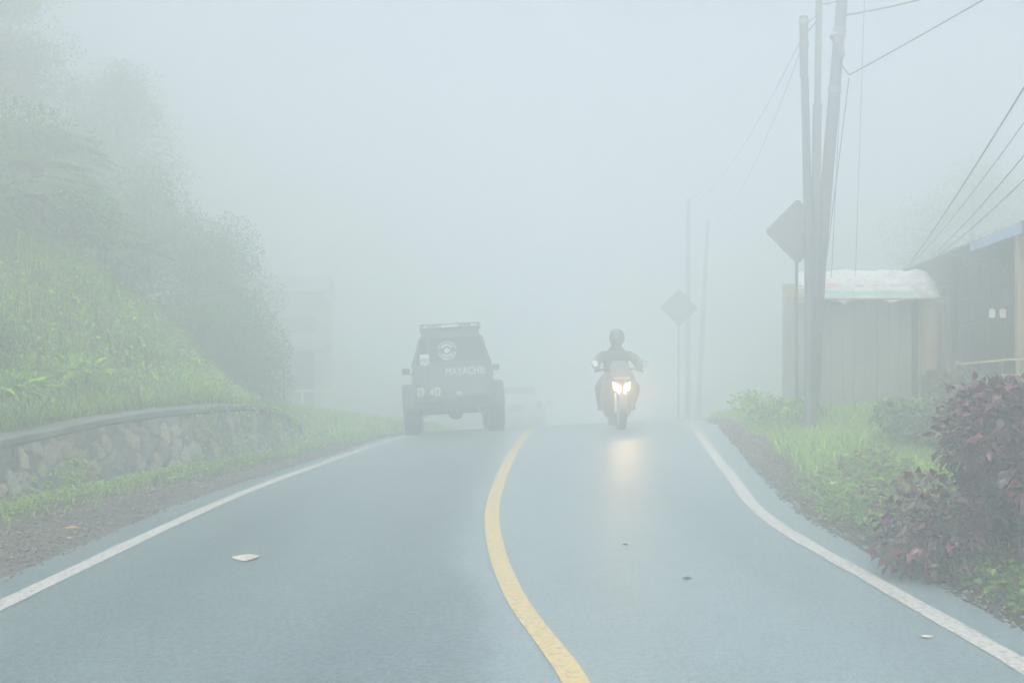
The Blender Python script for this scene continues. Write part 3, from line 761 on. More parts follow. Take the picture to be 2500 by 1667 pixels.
def wheel(name, parent, loc, r, wdt, rim_r, rim_m, n=40, lugs=True, axis='X'):
    root = bpy.data.objects.new(name, None); COL.objects.link(root); root.parent = parent; root.location = loc
    h = wdt / 2; mb = MB()
    mb.lathe([(rim_r, -h * .85), (r * .86, -h), (r * .97, -h * .88), (r, -h * .6), (r, h * .6), (r * .97, h * .88), (r * .86, h), (rim_r, h * .85)], (0, 0, 0), 'X', n, True)
    if lugs:
        for j in range(26):
            a = 2 * math.pi * j / 26
            for s_ in (-1, 1):
                aa = a + (.12 if s_ > 0 else 0)
                mb.box((s_ * h * .55, r * 1.0 * math.cos(aa), r * 1.0 * math.sin(aa)), (h * .75, .05, .035), .006, (aa, 0, 0))
    mb.build("tyre", MRUB, root)
    mb = MB(); mb.lathe([(.02, h * .2), (rim_r * .4, h * .3), (rim_r * .8, h * .1), (rim_r * .98, h * .8), (rim_r * .98, -h * .8), (rim_r * .8, -h * .1), (rim_r * .4, -h * .3), (.02, -h * .2)], (0, 0, 0), 'X', 28)
    for j in range(6):
        a = 2 * math.pi * j / 6; mb.box((0, rim_r * .6 * math.cos(a), rim_r * .6 * math.sin(a)), (h * .5, rim_r * .7, .04), .005, (a, 0, 0))
    mb.build("rim", rim_m, root)
    return root

# ------------------------------------------------------------------ dark off-road jeep
MJEEP = mat("dark green black car paint", (.10, .12, .12), .35, (.125, .145, .14), 5, coat=.2)
MLAMPP = mat("pale lamp plastic", (.70, .68, .62), .25, (.55, .54, .50), 20)
MRED = mat("red lamp plastic", (.35, .03, .03), .2, (.25, .02, .02), 20)
MPLATE = mat("number plate", (.04, .04, .045), .5, (.16, .16, .17), 40)
JX, JY = -.97, 17.15
jp = empty("off_road_car", (JX, JY, float(roadz(JX, JY)) - .012), 0, "boxy dark off-road car with roof rack driving away in the left lane", "car")
jp.rotation_euler = (-.055, -.052, .075)
def jsec(y, zb, hw, hwb, zbelt, hwr, zroof, crown=.02):
    return [(-hwb, y, zb), (-hw, y, zb + .14), (-hw, y, zbelt - .05), (-hw + .015, y, zbelt), (-hwr - .02, y, zroof - .10), (-hwr + .05, y, zroof - .02), (-hwr * .5, y, zroof + crown), (hwr * .5, y, zroof + crown), (hwr - .05, y, zroof - .02), (hwr + .02, y, zroof - .10), (hw - .015, y, zbelt), (hw, y, zbelt - .05), (hw, y, zb + .14), (hwb, y, zb)]
mb = MB()
mb.loft([jsec(.02, .56, .69, .66, 1.14, .51, 1.74), jsec(.0, .55, .70, .67, 1.15, .53, 1.75), jsec(.15, .52, .71, .67, 1.15, .545, 1.77), jsec(1.0, .50, .715, .67, 1.14, .55, 1.79), jsec(1.75, .50, .715, .67, 1.13, .54, 1.78), jsec(1.95, .50, .71, .67, 1.12, .52, 1.70), jsec(2.3, .50, .70, .67, 1.08, .62, 1.16, .02), jsec(3.25, .50, .66, .62, 1.00, .56, 1.06, .02), jsec(3.3, .54, .62, .6, .96, .52, 1.0, .02)])
mb.build("body", MJEEP, jp, ang=30)
mb = MB()                                          # rear door with raised frame, hinge side left
mb.box((.10, -.008, .93), (1.04, .03, .66), .02); mb.build("rear_door", MJEEP, jp)
mb = MB(); mb.box((.47, -.035, .92), (.10, .03, .035), .008); mb.build("door_handle", MBLACK, jp.children[-1])
mb = MB(); mb.loft([[(-.36, y, 1.22), (.585, y, 1.22), (.50, y, 1.66), (-.36, y, 1.66)] for y in (-.006, .02)]); rw = mb.build("rear_window", MGLASS, jp, False)
mb = MB()
for a, b in (((-.37, 1.21), (.60, 1.21)), ((.60, 1.21), (.51, 1.67)), ((.51, 1.67), (-.37, 1.67)), ((-.37, 1.67), (-.37, 1.21))):
    mb.tube([(a[0], -.012, a[1]), (b[0], -.012, b[1])], .014, 6)
mb.build("window_seal", MRUB, rw)
mb = MB(); mb.loft([[(-.63, y, 1.22), (-.41, y, 1.22), (-.41, y, 1.66), (-.535, y, 1.66)] for y in (-.004, .02)]); mb.build("corner_window", MGLASS, jp, False)
for s in (-1, 1):
    mb = MB(); mb.loft([[(s * (.70 + o_), .35, 1.20), (s * (.70 + o_), 1.15, 1.20), (s * (.555 + o_), 1.12, 1.65), (s * (.555 + o_), .42, 1.65)] for o_ in (.0, .012)]); mb.build("side_window", MGLASS, jp, False)
    for yy in (.55, 2.65):                         # flared rear and front arches
        mb = MB(); rings = []
        for i in range(13):
            a = R(8 + 164 * i / 12); cy_, cz_ = yy + .47 * math.cos(a), .40 + .47 * math.sin(a)
            rings.append([(s * .66, cy_, cz_), (s * .875, cy_, cz_), (s * .885, cy_ + .03 * math.cos(a), cz_ + .035 * math.sin(a)), (s * .66, cy_ + .05 * math.cos(a), cz_ + .05 * math.sin(a))])
        mb.loft(rings); mb.build("wheel_arch", MBLACK, jp)
    mb = MB(); mb.box((s * .86, 1.92, 1.17), (.15, .06, .115), .02); mb.tube([(s * .70, 1.95, 1.10), (s * .80, 1.94, 1.12)], .014, 6); m_ = mb.build("side_mirror", MBLACK, jp)
    mb = MB(); mb.box((s * .86, 1.886, 1.17), (.125, .004, .09), .002); mb.build("mirror_glass", MGLASS, m_)
    for yy in (.55, 2.65): wheel("wheel", jp, (s * .735, yy, .40), .40, .29, .20, MMETAL)
mb = MB(); mb.box((0, -.10, .53), (1.34, .14, .15), .03, seg=2); mb.box((-.60, -.03, .53), (.14, .16, .13), .02); mb.box((.60, -.03, .53), (.14, .16, .13), .02); mb.build("bumper", MBLACK, jp)
mb = MB(); mb.box((0, .55, .40), (1.3, .10, .10), .03); mb.lathe([(.02, -.14), (.10, -.12), (.145, 0), (.10, .12), (.02, .14)], (.03, .52, .39), 'Y', 16); mb.build("rear_axle", MBLACK, jp)
for s in (-1, 1):
    mb = MB(); mb.tube([(s * .50, -.05, .50), (s * .50, .2, .40), (s * .50, .55, .34), (s * .50, .9, .40), (s * .50, 1.15, .5)], .035, 6); mb.build("leaf_spring", MBLACK, jp)
mb = MB(); mb.tube([(.42, -.12, .40), (.42, .25, .40), (.40, .8, .45)], .03, 8); mb.build("exhaust", MMETAL, jp)
mb = MB()
mb.box((0, 1.4, .44), (.7, 2.2, .12), .03); mb.build("underbody", MBLACK, jp)
# roof rack: rails, cross bars and feet
mb = MB()
for z in (1.845, 1.91):
    mb.tube([(-.50, -.02, z), (.50, -.02, z), (.52, .05, z), (.52, 1.45, z), (.48, 1.5, z), (-.48, 1.5, z), (-.52, 1.45, z), (-.52, .05, z), (-.50, -.02, z)], .014, 6)
for i in range(7): mb.box((0, .05 + i * .23, 1.838), (1.02, .045, .012))
for s in (-.48, -.17, .17, .48):
    for y in (.02, .75, 1.45): mb.tube([(s, y, 1.74), (s, y, 1.91)], .013, 6)
mb.build("roof_rack", MBLACK, jp)
for x in (-.30, .25):
    mb = MB(); mb.box((x, -.035, 1.875), (.20, .015, .045), .005); mb.build("rack_plate", MMETAL, jp)
# lights, plate and marks on the back
for x in (-.56, -.27):
    mb = MB(); mb.box((x, -.038, .755), (.115 if x < -.5 else .09, .05, .15), .012); l_ = mb.build("tail_light", MLAMPP, jp)
    mb = MB(); mb.box((x, -.066, .755), (.035, .008, .085), .004); mb.build("reflector", MRED, l_)
mb = MB(); mb.box((-.41, -.03, .75), (.16, .02, .10), .004); pl_ = mb.build("number_plate", MPLATE, jp)
mb = MB(); mb.box((-.365, -.043, .75), (.06, .004, .075), .002); mb.build("plate_holder", MLAMPP, pl_)
mb = MB(); mb.box((-.455, -.012, 1.315), (.185, .008, .185), .002); st = mb.build("sticker", MWHITE, jp)
mb = MB()
for i, hh in enumerate((.05, .07, .06, .075, .05, .065)): mb.box((-.525 + i * .028, -.018, 1.305 + .004 * (i % 2)), (.014, .003, hh))
mb.box((-.455, -.018, 1.252), (.15, .003, .008)); mb.build("sticker_marks", MBLACK, st)
mb = MB(); ec = (-.075, -.008, 1.455)
arc(mb, ec, .150, .162, 14, 166); arc(mb, ec, .118, .126, 24, 156); arc(mb, ec, .082, .108, 30, 150)
arc(mb, ec, .0, .046, 0, 359.9); arc(mb, ec, .080, .104, 215, 325); arc(mb, ec, .150, .162, 192, 348)
mb.box((ec[0] - .145, ec[1] - .001, ec[2] + .045), (.03, .002, .012)); mb.box((ec[0] + .145, ec[1] - .001, ec[2] + .045), (.03, .002, .012))
for a in range(200, 344, 13): arc(mb, ec, .118, .142, a, a + 7, 3)
mb.build("window_emblem", MWHITE, rw)
text_part("lettering", "MAYACHIE", .125, (.225, -.028, 1.03), MWHITE, jp, .80)
text_part("badge", "AL", .062, (.10, -.028, .685), MWHITE, jp, 1.25, bold=.02)

# ------------------------------------------------------------------ pale car down past the crest
MPALE = mat("pale silver car paint", (.42, .43, .44), .3, (.36, .37, .38), 4, coat=.5)
CX, CY = .18, 29.5
cr_ = empty("pale_car", (CX, CY, float(roadz(CX, CY))), -.05, "pale hatchback half hidden past the crest beside the jeep", "car")
cr_.rotation_euler = (-.10, -.045, -.05)
def csec(y, zb, hw, zbelt, hwr, zroof):
    return [(-hw + .05, y, zb), (-hw, y, zb + .12), (-hw, y, zbelt - .06), (-hw + .03, y, zbelt), (-hwr - .02, y, zroof - .08), (-hwr + .08, y, zroof), (hwr - .08, y, zroof), (hwr + .02, y, zroof - .08), (hw - .03, y, zbelt), (hw, y, zbelt - .06), (hw, y, zb + .12), (hw - .05, y, zb)]
mb = MB(); mb.loft([csec(0, .38, .74, .86, .66, .94), csec(.06, .28, .80, .92, .66, 1.0), csec(.5, .24, .82, .95, .56, 1.46), csec(1.2, .22, .83, .95, .57, 1.50), csec(2.1, .22, .83, .95, .56, 1.46), csec(2.9, .22, .82, .92, .68, 1.0), csec(3.7, .26, .76, .78, .62, .84), csec(3.8, .34, .68, .7, .58, .74)])
mb.build("body", MPALE, cr_, ang=35)
mb = MB(); mb.loft([[(-.60 - d_, .14 - .01 - d_, 1.03), (.60 + d_, .14 - .01 - d_, 1.03), (.50 + d_, .44 - .01 - d_, 1.40), (-.50 - d_, .44 - .01 - d_, 1.40)] for d_ in (.0, .015)]); mb.build("rear_window", MGLASS, cr_, False)
for s in (-1, 1):
    mb = MB(); mb.box((s * .66, .02, .86), (.17, .10, .24), .03); mb.build("tail_light", MRED, cr_)
    for yy in (.62, 3.05): wheel("wheel", cr_, (s * .72, yy, .29), .29, .19, .19, MMETAL, 28, False)
    mb = MB(); mb.box((s * .94, 2.25, 1.0), (.18, .08, .12), .03); mb.build("side_mirror", MPALE, cr_)
mb = MB(); mb.box((0, -.04, .50), (1.5, .12, .22), .05, seg=2); mb.build("bumper", MPALE, cr_)
mb = MB(); mb.box((0, -.015, .78), (.44, .02, .14), .01); mb.build("number_plate", MPLATE, cr_)

# ------------------------------------------------------------------ motorcycle coming toward the camera, headlights lit
BX, BY = 1.74, 16.45
bk = empty("motorcycle", (BX, BY, float(roadz(BX, BY - .3)) - .006), 0, "motorcycle with two glowing leaf shaped headlights coming up the right lane", "motorcycle")
bk.rotation_euler = (-.035, 0, 0)
MFAIR = mat("dark fairing plastic", (.14, .075, .07), .3, (.17, .10, .09), 6, coat=.3)  # reddish base colour carries the headlights' warm glow
MCHROME = mat("fork metal", (.55, .55, .55), .3, (.45, .45, .46), 10, metal=.7)
MREFL = mat("mirror face", (.80, .82, .82), .15, (.74, .76, .77), 4, metal=.6)
wheel("wheel", bk, (0, -.66, .295), .295, .12, .20, MMETAL, 36, False)
wheel("wheel", bk, (0, .66, .30), .30, .15, .20, MMETAL, 36, False)
for s in (-1, 1):
    mb = MB(); mb.tube([(s * .085, -.66, .28), (s * .085, -.60, .45), (s * .085, -.53, .70), (s * .085, -.46, .96)], [.028, .028, .022, .022], 10); mb.build("fork", MCHROME, bk)
mb = MB()
mb.loft([[(x * .075, -.66 + .32 * math.cos(a), .295 + .325 * math.sin(a) + (.0 if abs(x) < .9 else -.02)) for x in (-1, -.6, 0, .6, 1)] for a in [R(40 + 130 * i / 10) for i in range(11)]], cap=False, close=False)
mb.build("front_mudguard", MFAIR, bk)
def fsec(z, hw, yf, yb):          # half-open nose section
    return [(hw * math.sin(t), yf + (yb - yf) * (1 - math.cos(t)) , z) for t in [math.pi / 2 * (k / 8 * 2 - 1) for k in range(9)]] + [(hw * .92, yb + .04, z), (-hw * .92, yb + .04, z)]
mb = MB(); mb.loft([fsec(.13, .13, -.12, .05), fsec(.20, .21, -.22, .05), fsec(.34, .265, -.34, .0), fsec(.50, .30, -.50, -.1), fsec(.62, .29, -.66, -.3), fsec(.75, .265, -.70, -.36), fsec(.84, .245, -.66, -.36), fsec(.92, .20, -.56, -.34)])
mb.build("fairing", MFAIR, bk)
mb = MB(); mb.loft([[(hw * math.sin(t), y0 + .12 * (1 - math.cos(t)), z) for t in [R(-80 + 160 * k / 8) for k in range(9)]] for z, hw, y0 in ((.90, .17, -.57), (.98, .165, -.50), (1.06, .14, -.42), (1.10, .10, -.37))], cap=False, close=False)
mb.build("windscreen", mat("tinted screen", (.12, .13, .13), .12, (.10, .11, .11), 4), bk)
# leaf-shaped lit headlights, a lens with real thickness on the nose
MLIT = bpy.data.materials.new("lit headlamp"); MLIT.use_nodes = True
b_ = MLIT.node_tree.nodes["Principled BSDF"]; b_.inputs["Base Color"].default_value = (.9, .85, .7, 1)
b_.inputs["Emission Color"].default_value = (1.0, .70, .36, 1); b_.inputs["Emission Strength"].default_value = 60.0
tn = MLIT.node_tree.nodes.new("ShaderNodeTexNoise"); tn.inputs["Scale"].default_value = 30
mr_ = MLIT.node_tree.nodes.new("ShaderNodeMapRange"); mr_.inputs[3].default_value = 13; mr_.inputs[4].default_value = 18
MLIT.node_tree.links.new(tn.outputs["Fac"], mr_.inputs[0]); MLIT.node_tree.links.new(mr_.outputs[0], b_.inputs["Emission Strength"])
for s in (-1, 1):
    o1 = [(.030, -.070), (.030, -.02), (.042, .015), (.064, .042), (.10, .062), (.136, .078), (.132, .03), (.128, -.02), (.105, -.052), (.06, -.066)]
    rings = []
    for dy, k in ((.03, 1.0), (0, 1.0), (-.018, .85), (-.026, .4)):
        rings.append([(s * (.077 + (x - .077) * k), -.722 + dy + .9 * (x - .02) ** 2 * 4, .675 + z * k) for x, z in o1])
    mb = MB(); mb.loft(rings); mb.build("headlight", MLIT, bk)
    mb = MB(); mb.tube([(s * .15, -.45, .93), (s * .30, -.45, 1.02), (s * .37, -.44, 1.045)], .010, 6); mb.box((s * .40, -.44, 1.055), (.085, .035, .10), .015, (0, s * .25, 0)); m_ = mb.build("mirror", MFAIR, bk)
    mb = MB(); mb.box((s * .40, -.461, 1.055), (.09, .012, .095), .004, (0, s * .25, 0)); mb.build("mirror_face", MREFL, m_)
    mb = MB(); mb.tube([(s * .05, -.40, .97), (s * .22, -.38, .97), (s * .37, -.28, .935)], .013, 8); hb = mb.build("handlebar", MBLACK, bk)
    mb = MB(); mb.tube([(s * .27, -.345, .957), (s * .39, -.268, .93)], .019, 8); mb.build("grip", MRUB, hb)
    mb = MB(); mb.tube([(s * .13, .14, .30), (s * .33, .14, .30)], .016, 6); mb.build("foot_peg", MMETAL, bk)
    mb = MB(); mb.box((s * .20, -.60, .765), (.06, .03, .03), .01); mb.build("indicator", MFAIR, bk)
mb = MB(); mb.box((0, -.715, .815), (.30, .012, .075), .004); pl_ = mb.build("number_plate", MPLATE, bk)
mb = MB(); mb.box((0, -.722, .818), (.25, .003, .012))
for i in range(7): mb.box((-.115 + i * .038, -.7245, .818), (.014, .004, .042))
mb.build("plate_marks", MWHITE, pl_)
mb = MB(); mb.loft([[(hw * math.cos(t), y, z + hz * math.sin(t)) for t in [2 * math.pi * k / 14 for k in range(14)]] for y, hw, z, hz in ((-.34, .08, .80, .06), (-.25, .15, .82, .13), (-.05, .17, .82, .14), (.10, .12, .79, .10), (.2, .08, .77, .05))]); mb.build("fuel_tank", MFAIR, bk)
mb = MB(); mb.loft([[(hw * math.cos(t), y, z + .045 * math.sin(t)) for t in [2 * math.pi * k / 12 for k in range(12)]] for y, hw, z in ((.06, .06, .76), (.2, .12, .75), (.45, .14, .77), (.7, .13, .82), (.86, .06, .86))]); mb.build("seat", MRUB, bk)
mb = MB(); mb.box((0, .0, .42), (.30, .44, .34), .06, seg=2); mb.lathe([(.03, -.18), (.10, -.17), (.11, 0), (.10, .17), (.03, .18)], (0, .12, .36), 'X', 16); mb.build("engine", MMETAL, bk)
mb = MB(); mb.box((0, .42, .36), (.06, .50, .07), .02); mb.tube([(.12, .0, .24), (.14, .4, .28), (.15, .85, .42)], [.02, .04, .045], 10); mb.build("exhaust", MMETAL, bk)

mb = MB(); mb.loft([[(x * k, y, z) for x, y in ((-.022, -.70), (-.016, -.775), (.016, -.775), (.022, -.70))] for z, k in ((.59, .7), (.66, 1.0), (.74, 1.2), (.79, .9))]); mb.build("nose", MFAIR, bk)
for s in (-1, 1):                                  # the beams of the two lit headlamps
    ld = bpy.data.lights.new("headlamp_beam", 'SPOT'); ld.energy = 17; ld.color = (1.0, .58, .26); ld.spot_size = R(46); ld.spot_blend = 1.0; ld.shadow_soft_size = .05
    lo_ = bpy.data.objects.new("headlamp_beam", ld); COL.objects.link(lo_); lo_.parent = bk; lo_.location = (s * .08, -.80, .675); lo_.rotation_euler = (R(90 - 5), 0, R(180))
# rider: one skinned body, knees out, hands on the grips
def skin_body(name, J, E, parent, m, sub=2):
    me = bpy.data.meshes.new(name); keys = list(J); me.from_pydata([J[k][:3] for k in keys], [(keys.index(a), keys.index(b)) for a, b in E], [])
    o = link_mesh(name, me, None, None); md = o.modifiers.new("skin", 'SKIN')
    md.use_smooth_shade = True; md.branch_smoothing = .6
    for i, k in enumerate(keys):
        r = J[k][3]; me.skin_vertices[0].data[i].radius = (r, r) if not isinstance(r, tuple) else r
    me.skin_vertices[0].data[0].use_root = True
    s_ = o.modifiers.new("sub", 'SUBSURF'); s_.levels = sub; s_.render_levels = sub
    bpy.context.view_layer.update(); ev = o.evaluated_get(bpy.context.evaluated_depsgraph_get())
    m2 = bpy.data.meshes.new_from_object(ev); m2.name = name; m2.materials.clear(); bpy.data.objects.remove(o)
    m2.polygons.foreach_set("use_smooth", np.ones(len(m2.polygons), bool))
    return link_mesh(name, m2, m, parent)
MJACK = mat("dark riding jacket", (.075, .085, .09), .7, (.11, .115, .12), 9, .4, 40)
J = {'pelvis': (0, .34, .86, (.19, .14)), 'belly': (0, .26, 1.00, (.20, .14)), 'chest': (0, .16, 1.15, (.225, .145)), 'collar': (0, .09, 1.275, (.16, .10)), 'neck': (0, .065, 1.345, .085), 'head': (0, .045, 1.44, .088), 'crown': (0, .04, 1.53, .075)}
E = [('pelvis', 'belly'), ('belly', 'chest'), ('chest', 'collar'), ('collar', 'neck'), ('neck', 'head'), ('head', 'crown')]
for s, n_ in ((-1, 'l'), (1, 'r')):
    J.update({'sh' + n_: (s * .215, .11, 1.225, .098), 'el' + n_: (s * .375, -.06, 1.035, .078), 'wr' + n_: (s * .335, -.265, .968, .046), 'ha' + n_: (s * .33, -.318, .962, (.036, .026)),
              'hip' + n_: (s * .12, .30, .83, .12), 'kn' + n_: (s * .30, -.10, .66, .092), 'an' + n_: (s * .25, .19, .345, .062), 'to' + n_: (s * .27, .02, .315, .042)})
    E += [('chest', 'sh' + n_), ('sh' + n_, 'el' + n_), ('el' + n_, 'wr' + n_), ('wr' + n_, 'ha' + n_), ('pelvis', 'hip' + n_), ('hip' + n_, 'kn' + n_), ('kn' + n_, 'an' + n_), ('an' + n_, 'to' + n_)]
    for q in range(4):                                # four fingers curled round the grip, unequal
        gx, gy = s * (.300 + q * .022), -.332 + q * .013; ln = (.034, .040, .037, .028)[q]
        J.update({f'f{q}a{n_}': (gx, gy - .012, .965, .0095), f'f{q}b{n_}': (gx - s * .002, gy - .026, .948, .009), f'f{q}c{n_}': (gx - s * .002, gy - .012, .948 - ln * .72, .008)})
        E += [('ha' + n_, f'f{q}a{n_}'), (f'f{q}a{n_}', f'f{q}b{n_}'), (f'f{q}b{n_}', f'f{q}c{n_}')]
    J.update({f'ta{n_}': (s * .285, -.30, .945, .011), f'tb{n_}': (s * .272, -.335, .930, .0095)}); E += [('ha' + n_, f'ta{n_}'), (f'ta{n_}', f'tb{n_}')]
rd = empty("person", tuple(bk.location), 0, "person in dark riding gear and full helmet riding the motorcycle", "person")
rd.rotation_euler = bk.rotation_euler
skin_body("body", J, E, rd, MJACK)
mb = MB(); prof_ = []
rings = []
for i in range(15):
    t = i / 14; a = math.pi * t; z = 1.485 - .150 * math.cos(a); r = math.sin(a) ** .75 if 0 < i < 14 else .05
    rings.append([(.128 * r * math.cos(q), .03 + (.150 * r * math.sin(q)) * (1 + (.12 if math.sin(q) < 0 and t < .45 else 0)), z) for q in [2 * math.pi * k / 24 for k in range(24)]])
mb.loft(rings); hm = mb.build("helmet", mat("dark helmet shell", (.07, .08, .10), .25, (.04, .045, .055), 6, coat=.5), rd)
mb = MB(); rings = []
for z, k in ((1.425, .98), (1.46, 1.02), (1.50, 1.02), (1.545, .95)):
    rings.append([(.131 * k * math.sin(t), .03 - .158 * k * math.cos(t) * (1.05 if z < 1.48 else 1.0), z) for t in [R(-68 + 136 * j / 12) for j in range(13)]])
mb.loft(rings, cap=False, close=False); mb.build("visor", mat("smoked visor", (.06, .07, .085), .08, (.05, .06, .07), 3), hm)

# ------------------------------------------------------------------ poles, signs, cables
MFADEPOLE = mat("fog-faded pole", (.30, .31, .31), .8, (.24, .25, .25), 4)  # far poles: the fog's fade is put into a paler base colour
GP = "grey poles standing together on the verge"
def pole(loc, pts, rads, label, bands=(), group=GP):
    root = empty("utility_pole", loc, 0, label, "pole", group); mb = MB()
    L = [Vector(p) - Vector(loc) for p in pts]; mb.tube(L, rads, 14); mb.build("shaft", MPOLE if group == GP else MFADEPOLE, root)
    for z, k in bands:
        for i in range(len(L) - 1):
            if L[i].z <= z - loc[2] <= L[i + 1].z:
                t = (z - loc[2] - L[i].z) / (L[i + 1].z - L[i].z); p = L[i].lerp(L[i + 1], t); r = rads[i] + (rads[i + 1] - rads[i]) * t
                mb = MB(); mb.tube([p - Vector((0, 0, k)), p + Vector((0, 0, k))], r * 1.16, 14); mb.build("clamp_band", MMETAL, root)
    return root
DP = 13.6
g0 = gz(4.08, DP)
pole((4.06, DP, g0), [(4.06, DP, g0 - .3), (4.055, DP, 2.6), (3.995, DP, 5.05), (3.985, DP, 5.06), (3.98, DP, 5.88)], [.062, .060, .052, .056, .056], "shortest of the three grey poles, ending in the picture", [(5.5, .04), (5.8, .03)])
g1 = gz(4.13, DP + .12)
pole((4.12, DP + .12, g1), [(4.12, DP + .12, g1 - .3), (4.17, DP + .12, 2.6), (4.205, DP + .12, 4.72), (4.208, DP + .12, 4.74), (4.24, DP + .12, 7.4)], [.066, .063, .060, .044, .042], "upright grey pole that narrows at a sleeve, middle of three", [(6.0, .03), (6.35, .03)])
g2 = gz(4.17, DP + .28)
pole((4.16, DP + .28, g2), [(4.16, DP + .28, g2 - .3), (4.29, DP + .28, 2.5), (4.44, DP + .28, 4.3), (4.58, DP + .28, 6.0), (4.68, DP + .28, 7.4)], [.088, .085, .080, .076, .070], "thickest grey pole, leaning right with cloth tied near its top", [(4.95, .05), (5.75, .06)])
mb = MB(); mb.lathe([(.02, -.20), (.055, -.17), (.07, -.05), (.045, .05), (.07, .14), (.02, .19)], (0, 0, 0), 'Z', 9); o = mb.build("tied_cloth", mat("grey cloth", (.22, .24, .25), .85, (.14, .15, .16), 8, .5), None); o.parent = bpy.data.objects["utility_pole.002"]
o.location = (4.50 - 4.16, -.10, 5.55 - g2); o.rotation_euler = (0, R(-18), 0)
GF = "faint poles in the fog beyond the crest"
zf = gz(4.95, 28); pole((4.95, 28, zf), [(4.95, 28, zf - .3), (4.95, 28, 5.4)], [.09, .06], "faint straight pole in the fog behind the small diamond sign", (), GF)
zf = gz(5.45, 29); pole((5.40, 29, zf), [(5.40, 29, zf - .3), (5.70, 29, 4.9)], [.085, .06], "faint pole leaning slightly right in the fog beyond the crest", (), GF)

MSIGN = mat("sign back grey", (.19, .205, .22), .55, (.24, .255, .265), 6)
def diamond_sign(x, y, zc, half, label, seed, px=None):
    zg = gz(x, y); root = empty("road_sign", (x, y, zg), 0, label, "road sign", "diamond road signs on posts"); c = zc - zg
    mb = MB(); rings = []
    for dy in (-.012, .0):
        pts = []
        for k in range(4):
            a = math.pi / 2 * k; p = Vector((half * math.sin(a), 0, half * math.cos(a)))
            for da in (-.06, .06):
                q = Vector((half * math.sin(a + da) * .965, dy, c + half * math.cos(a + da) * .965)); pts.append(q)
        rings.append(pts)
    mb.loft(rings); mb.build("panel", MSIGN, root, False)
    mb = MB(); mb.tube([(0, .05, -.3), (0, .05, c + half * .6)], .022, 10); mb.build("post", MPOLE, root)
    for dz in (-.25, .25):
        mb = MB(); mb.box((0, .02, c + dz * half * 1.4), (.34, .025, .035)); mb.build("bracket", MMETAL, root)
diamond_sign(4.085, 14.25, 3.02, .462, "large grey diamond road sign half hidden behind the poles", 0)
diamond_sign(4.19, 25.0, 2.26, .47, "smaller foggy diamond road sign on a thin post past the crest", 1)

def cable(a, b, sag, r, label, group="overhead cables around the poles", n=24):
    a, b = Vector(a), Vector(b); mb = MB(); pts = []
    for i in range(n + 1):
        t = i / n; p = a.lerp(b, t); p.z -= sag * 4 * t * (1 - t); pts.append(p - a)
    mb.tube(pts, r, 6); o = mb.build("overhead_cable", MCABLE, None); o.location = a
    return tag(o, label, "cable", group)
cable((4.70, 13.88, 5.16), (6.5, 0.5, 5.55), .12, .010, "thick cable rising from the leaning pole to the upper right corner")
cable((4.55, 13.88, 5.36), (4.70, 13.88, 5.16), .01, .009, "short wire from the leaning pole to the thick cable fork")
cable((4.585, 13.88, 5.98), (8.6, 10.6, 7.1), .35, .011, "sagging cable leaving the leaning pole near the top edge")
cable((4.60, 13.88, 6.20), (8.8, 10.4, 7.3), .25, .007, "thin cable from the leaning pole, above the sagging one")
cable((4.23, 13.72, 6.10), (4.59, 13.88, 6.22), .03, .008, "short cable tying the middle pole to the leaning pole")
cable((4.23, 13.72, 6.38), (4.60, 13.88, 6.16), -.05, .007, "short arched wire between middle and leaning poles, topmost")
cable((3.99, 13.6, 5.66), (4.22, 13.72, 5.92), .04, .007, "short wire from the shortest pole top up to the middle pole")
cable((3.99, 13.6, 5.78), (4.22, 13.72, 5.97), .02, .006, "short wire on the very top of the shortest pole")
cable((3.97, 13.6, 5.62), (4.95, 28, 5.2), .45, .005, "faint cable running from the shortest pole into the fog")
cable((3.97, 13.6, 5.50), (5.70, 29, 4.7), .55, .0045, "fainter lower cable running from the shortest pole into the fog")
GD = "thin wires dropping behind the tarp roof"
cable((4.70, 13.90, 5.12), (4.98, 15.9, 2.45), .02, .007, "wire dropping straight down from the leaning pole fork", GD)
cable((4.55, 13.90, 4.6), (4.97, 15.9, 2.45), .03, .0045, "thin wire dropping beside the leaning pole", GD)
cable((4.62, 13.90, 5.9), (5.1, 15.9, 2.46), .03, .005, "thinnest wire slanting down from the leaning pole", GD)
cable((4.98, 14.0, 7.2), (5.5, 15.95, 2.48), .0, .004, "vertical wire farthest right of the drop wires", GD)
GW = "cables slanting over the dark house roof"
cable((7.0, 17.6, 2.77), (3.95, 7.2, 3.72), .06, .0085, "thick cable slanting down over the dark house, uppermost", GW)
cable((6.98, 17.5, 2.76), (4.05, 7.2, 3.55), .10, .0045, "thin cable hanging just under the thick slanting one", GW)
cable((7.0, 17.0, 2.75), (4.2, 7.6, 3.25), .08, .0055, "lower slanting cable over the blue roof edge", GW)
cable((7.0, 17.0, 2.72), (4.3, 7.6, 3.10), .08, .0055, "lowest slanting cable over the blue roof edge", GW)

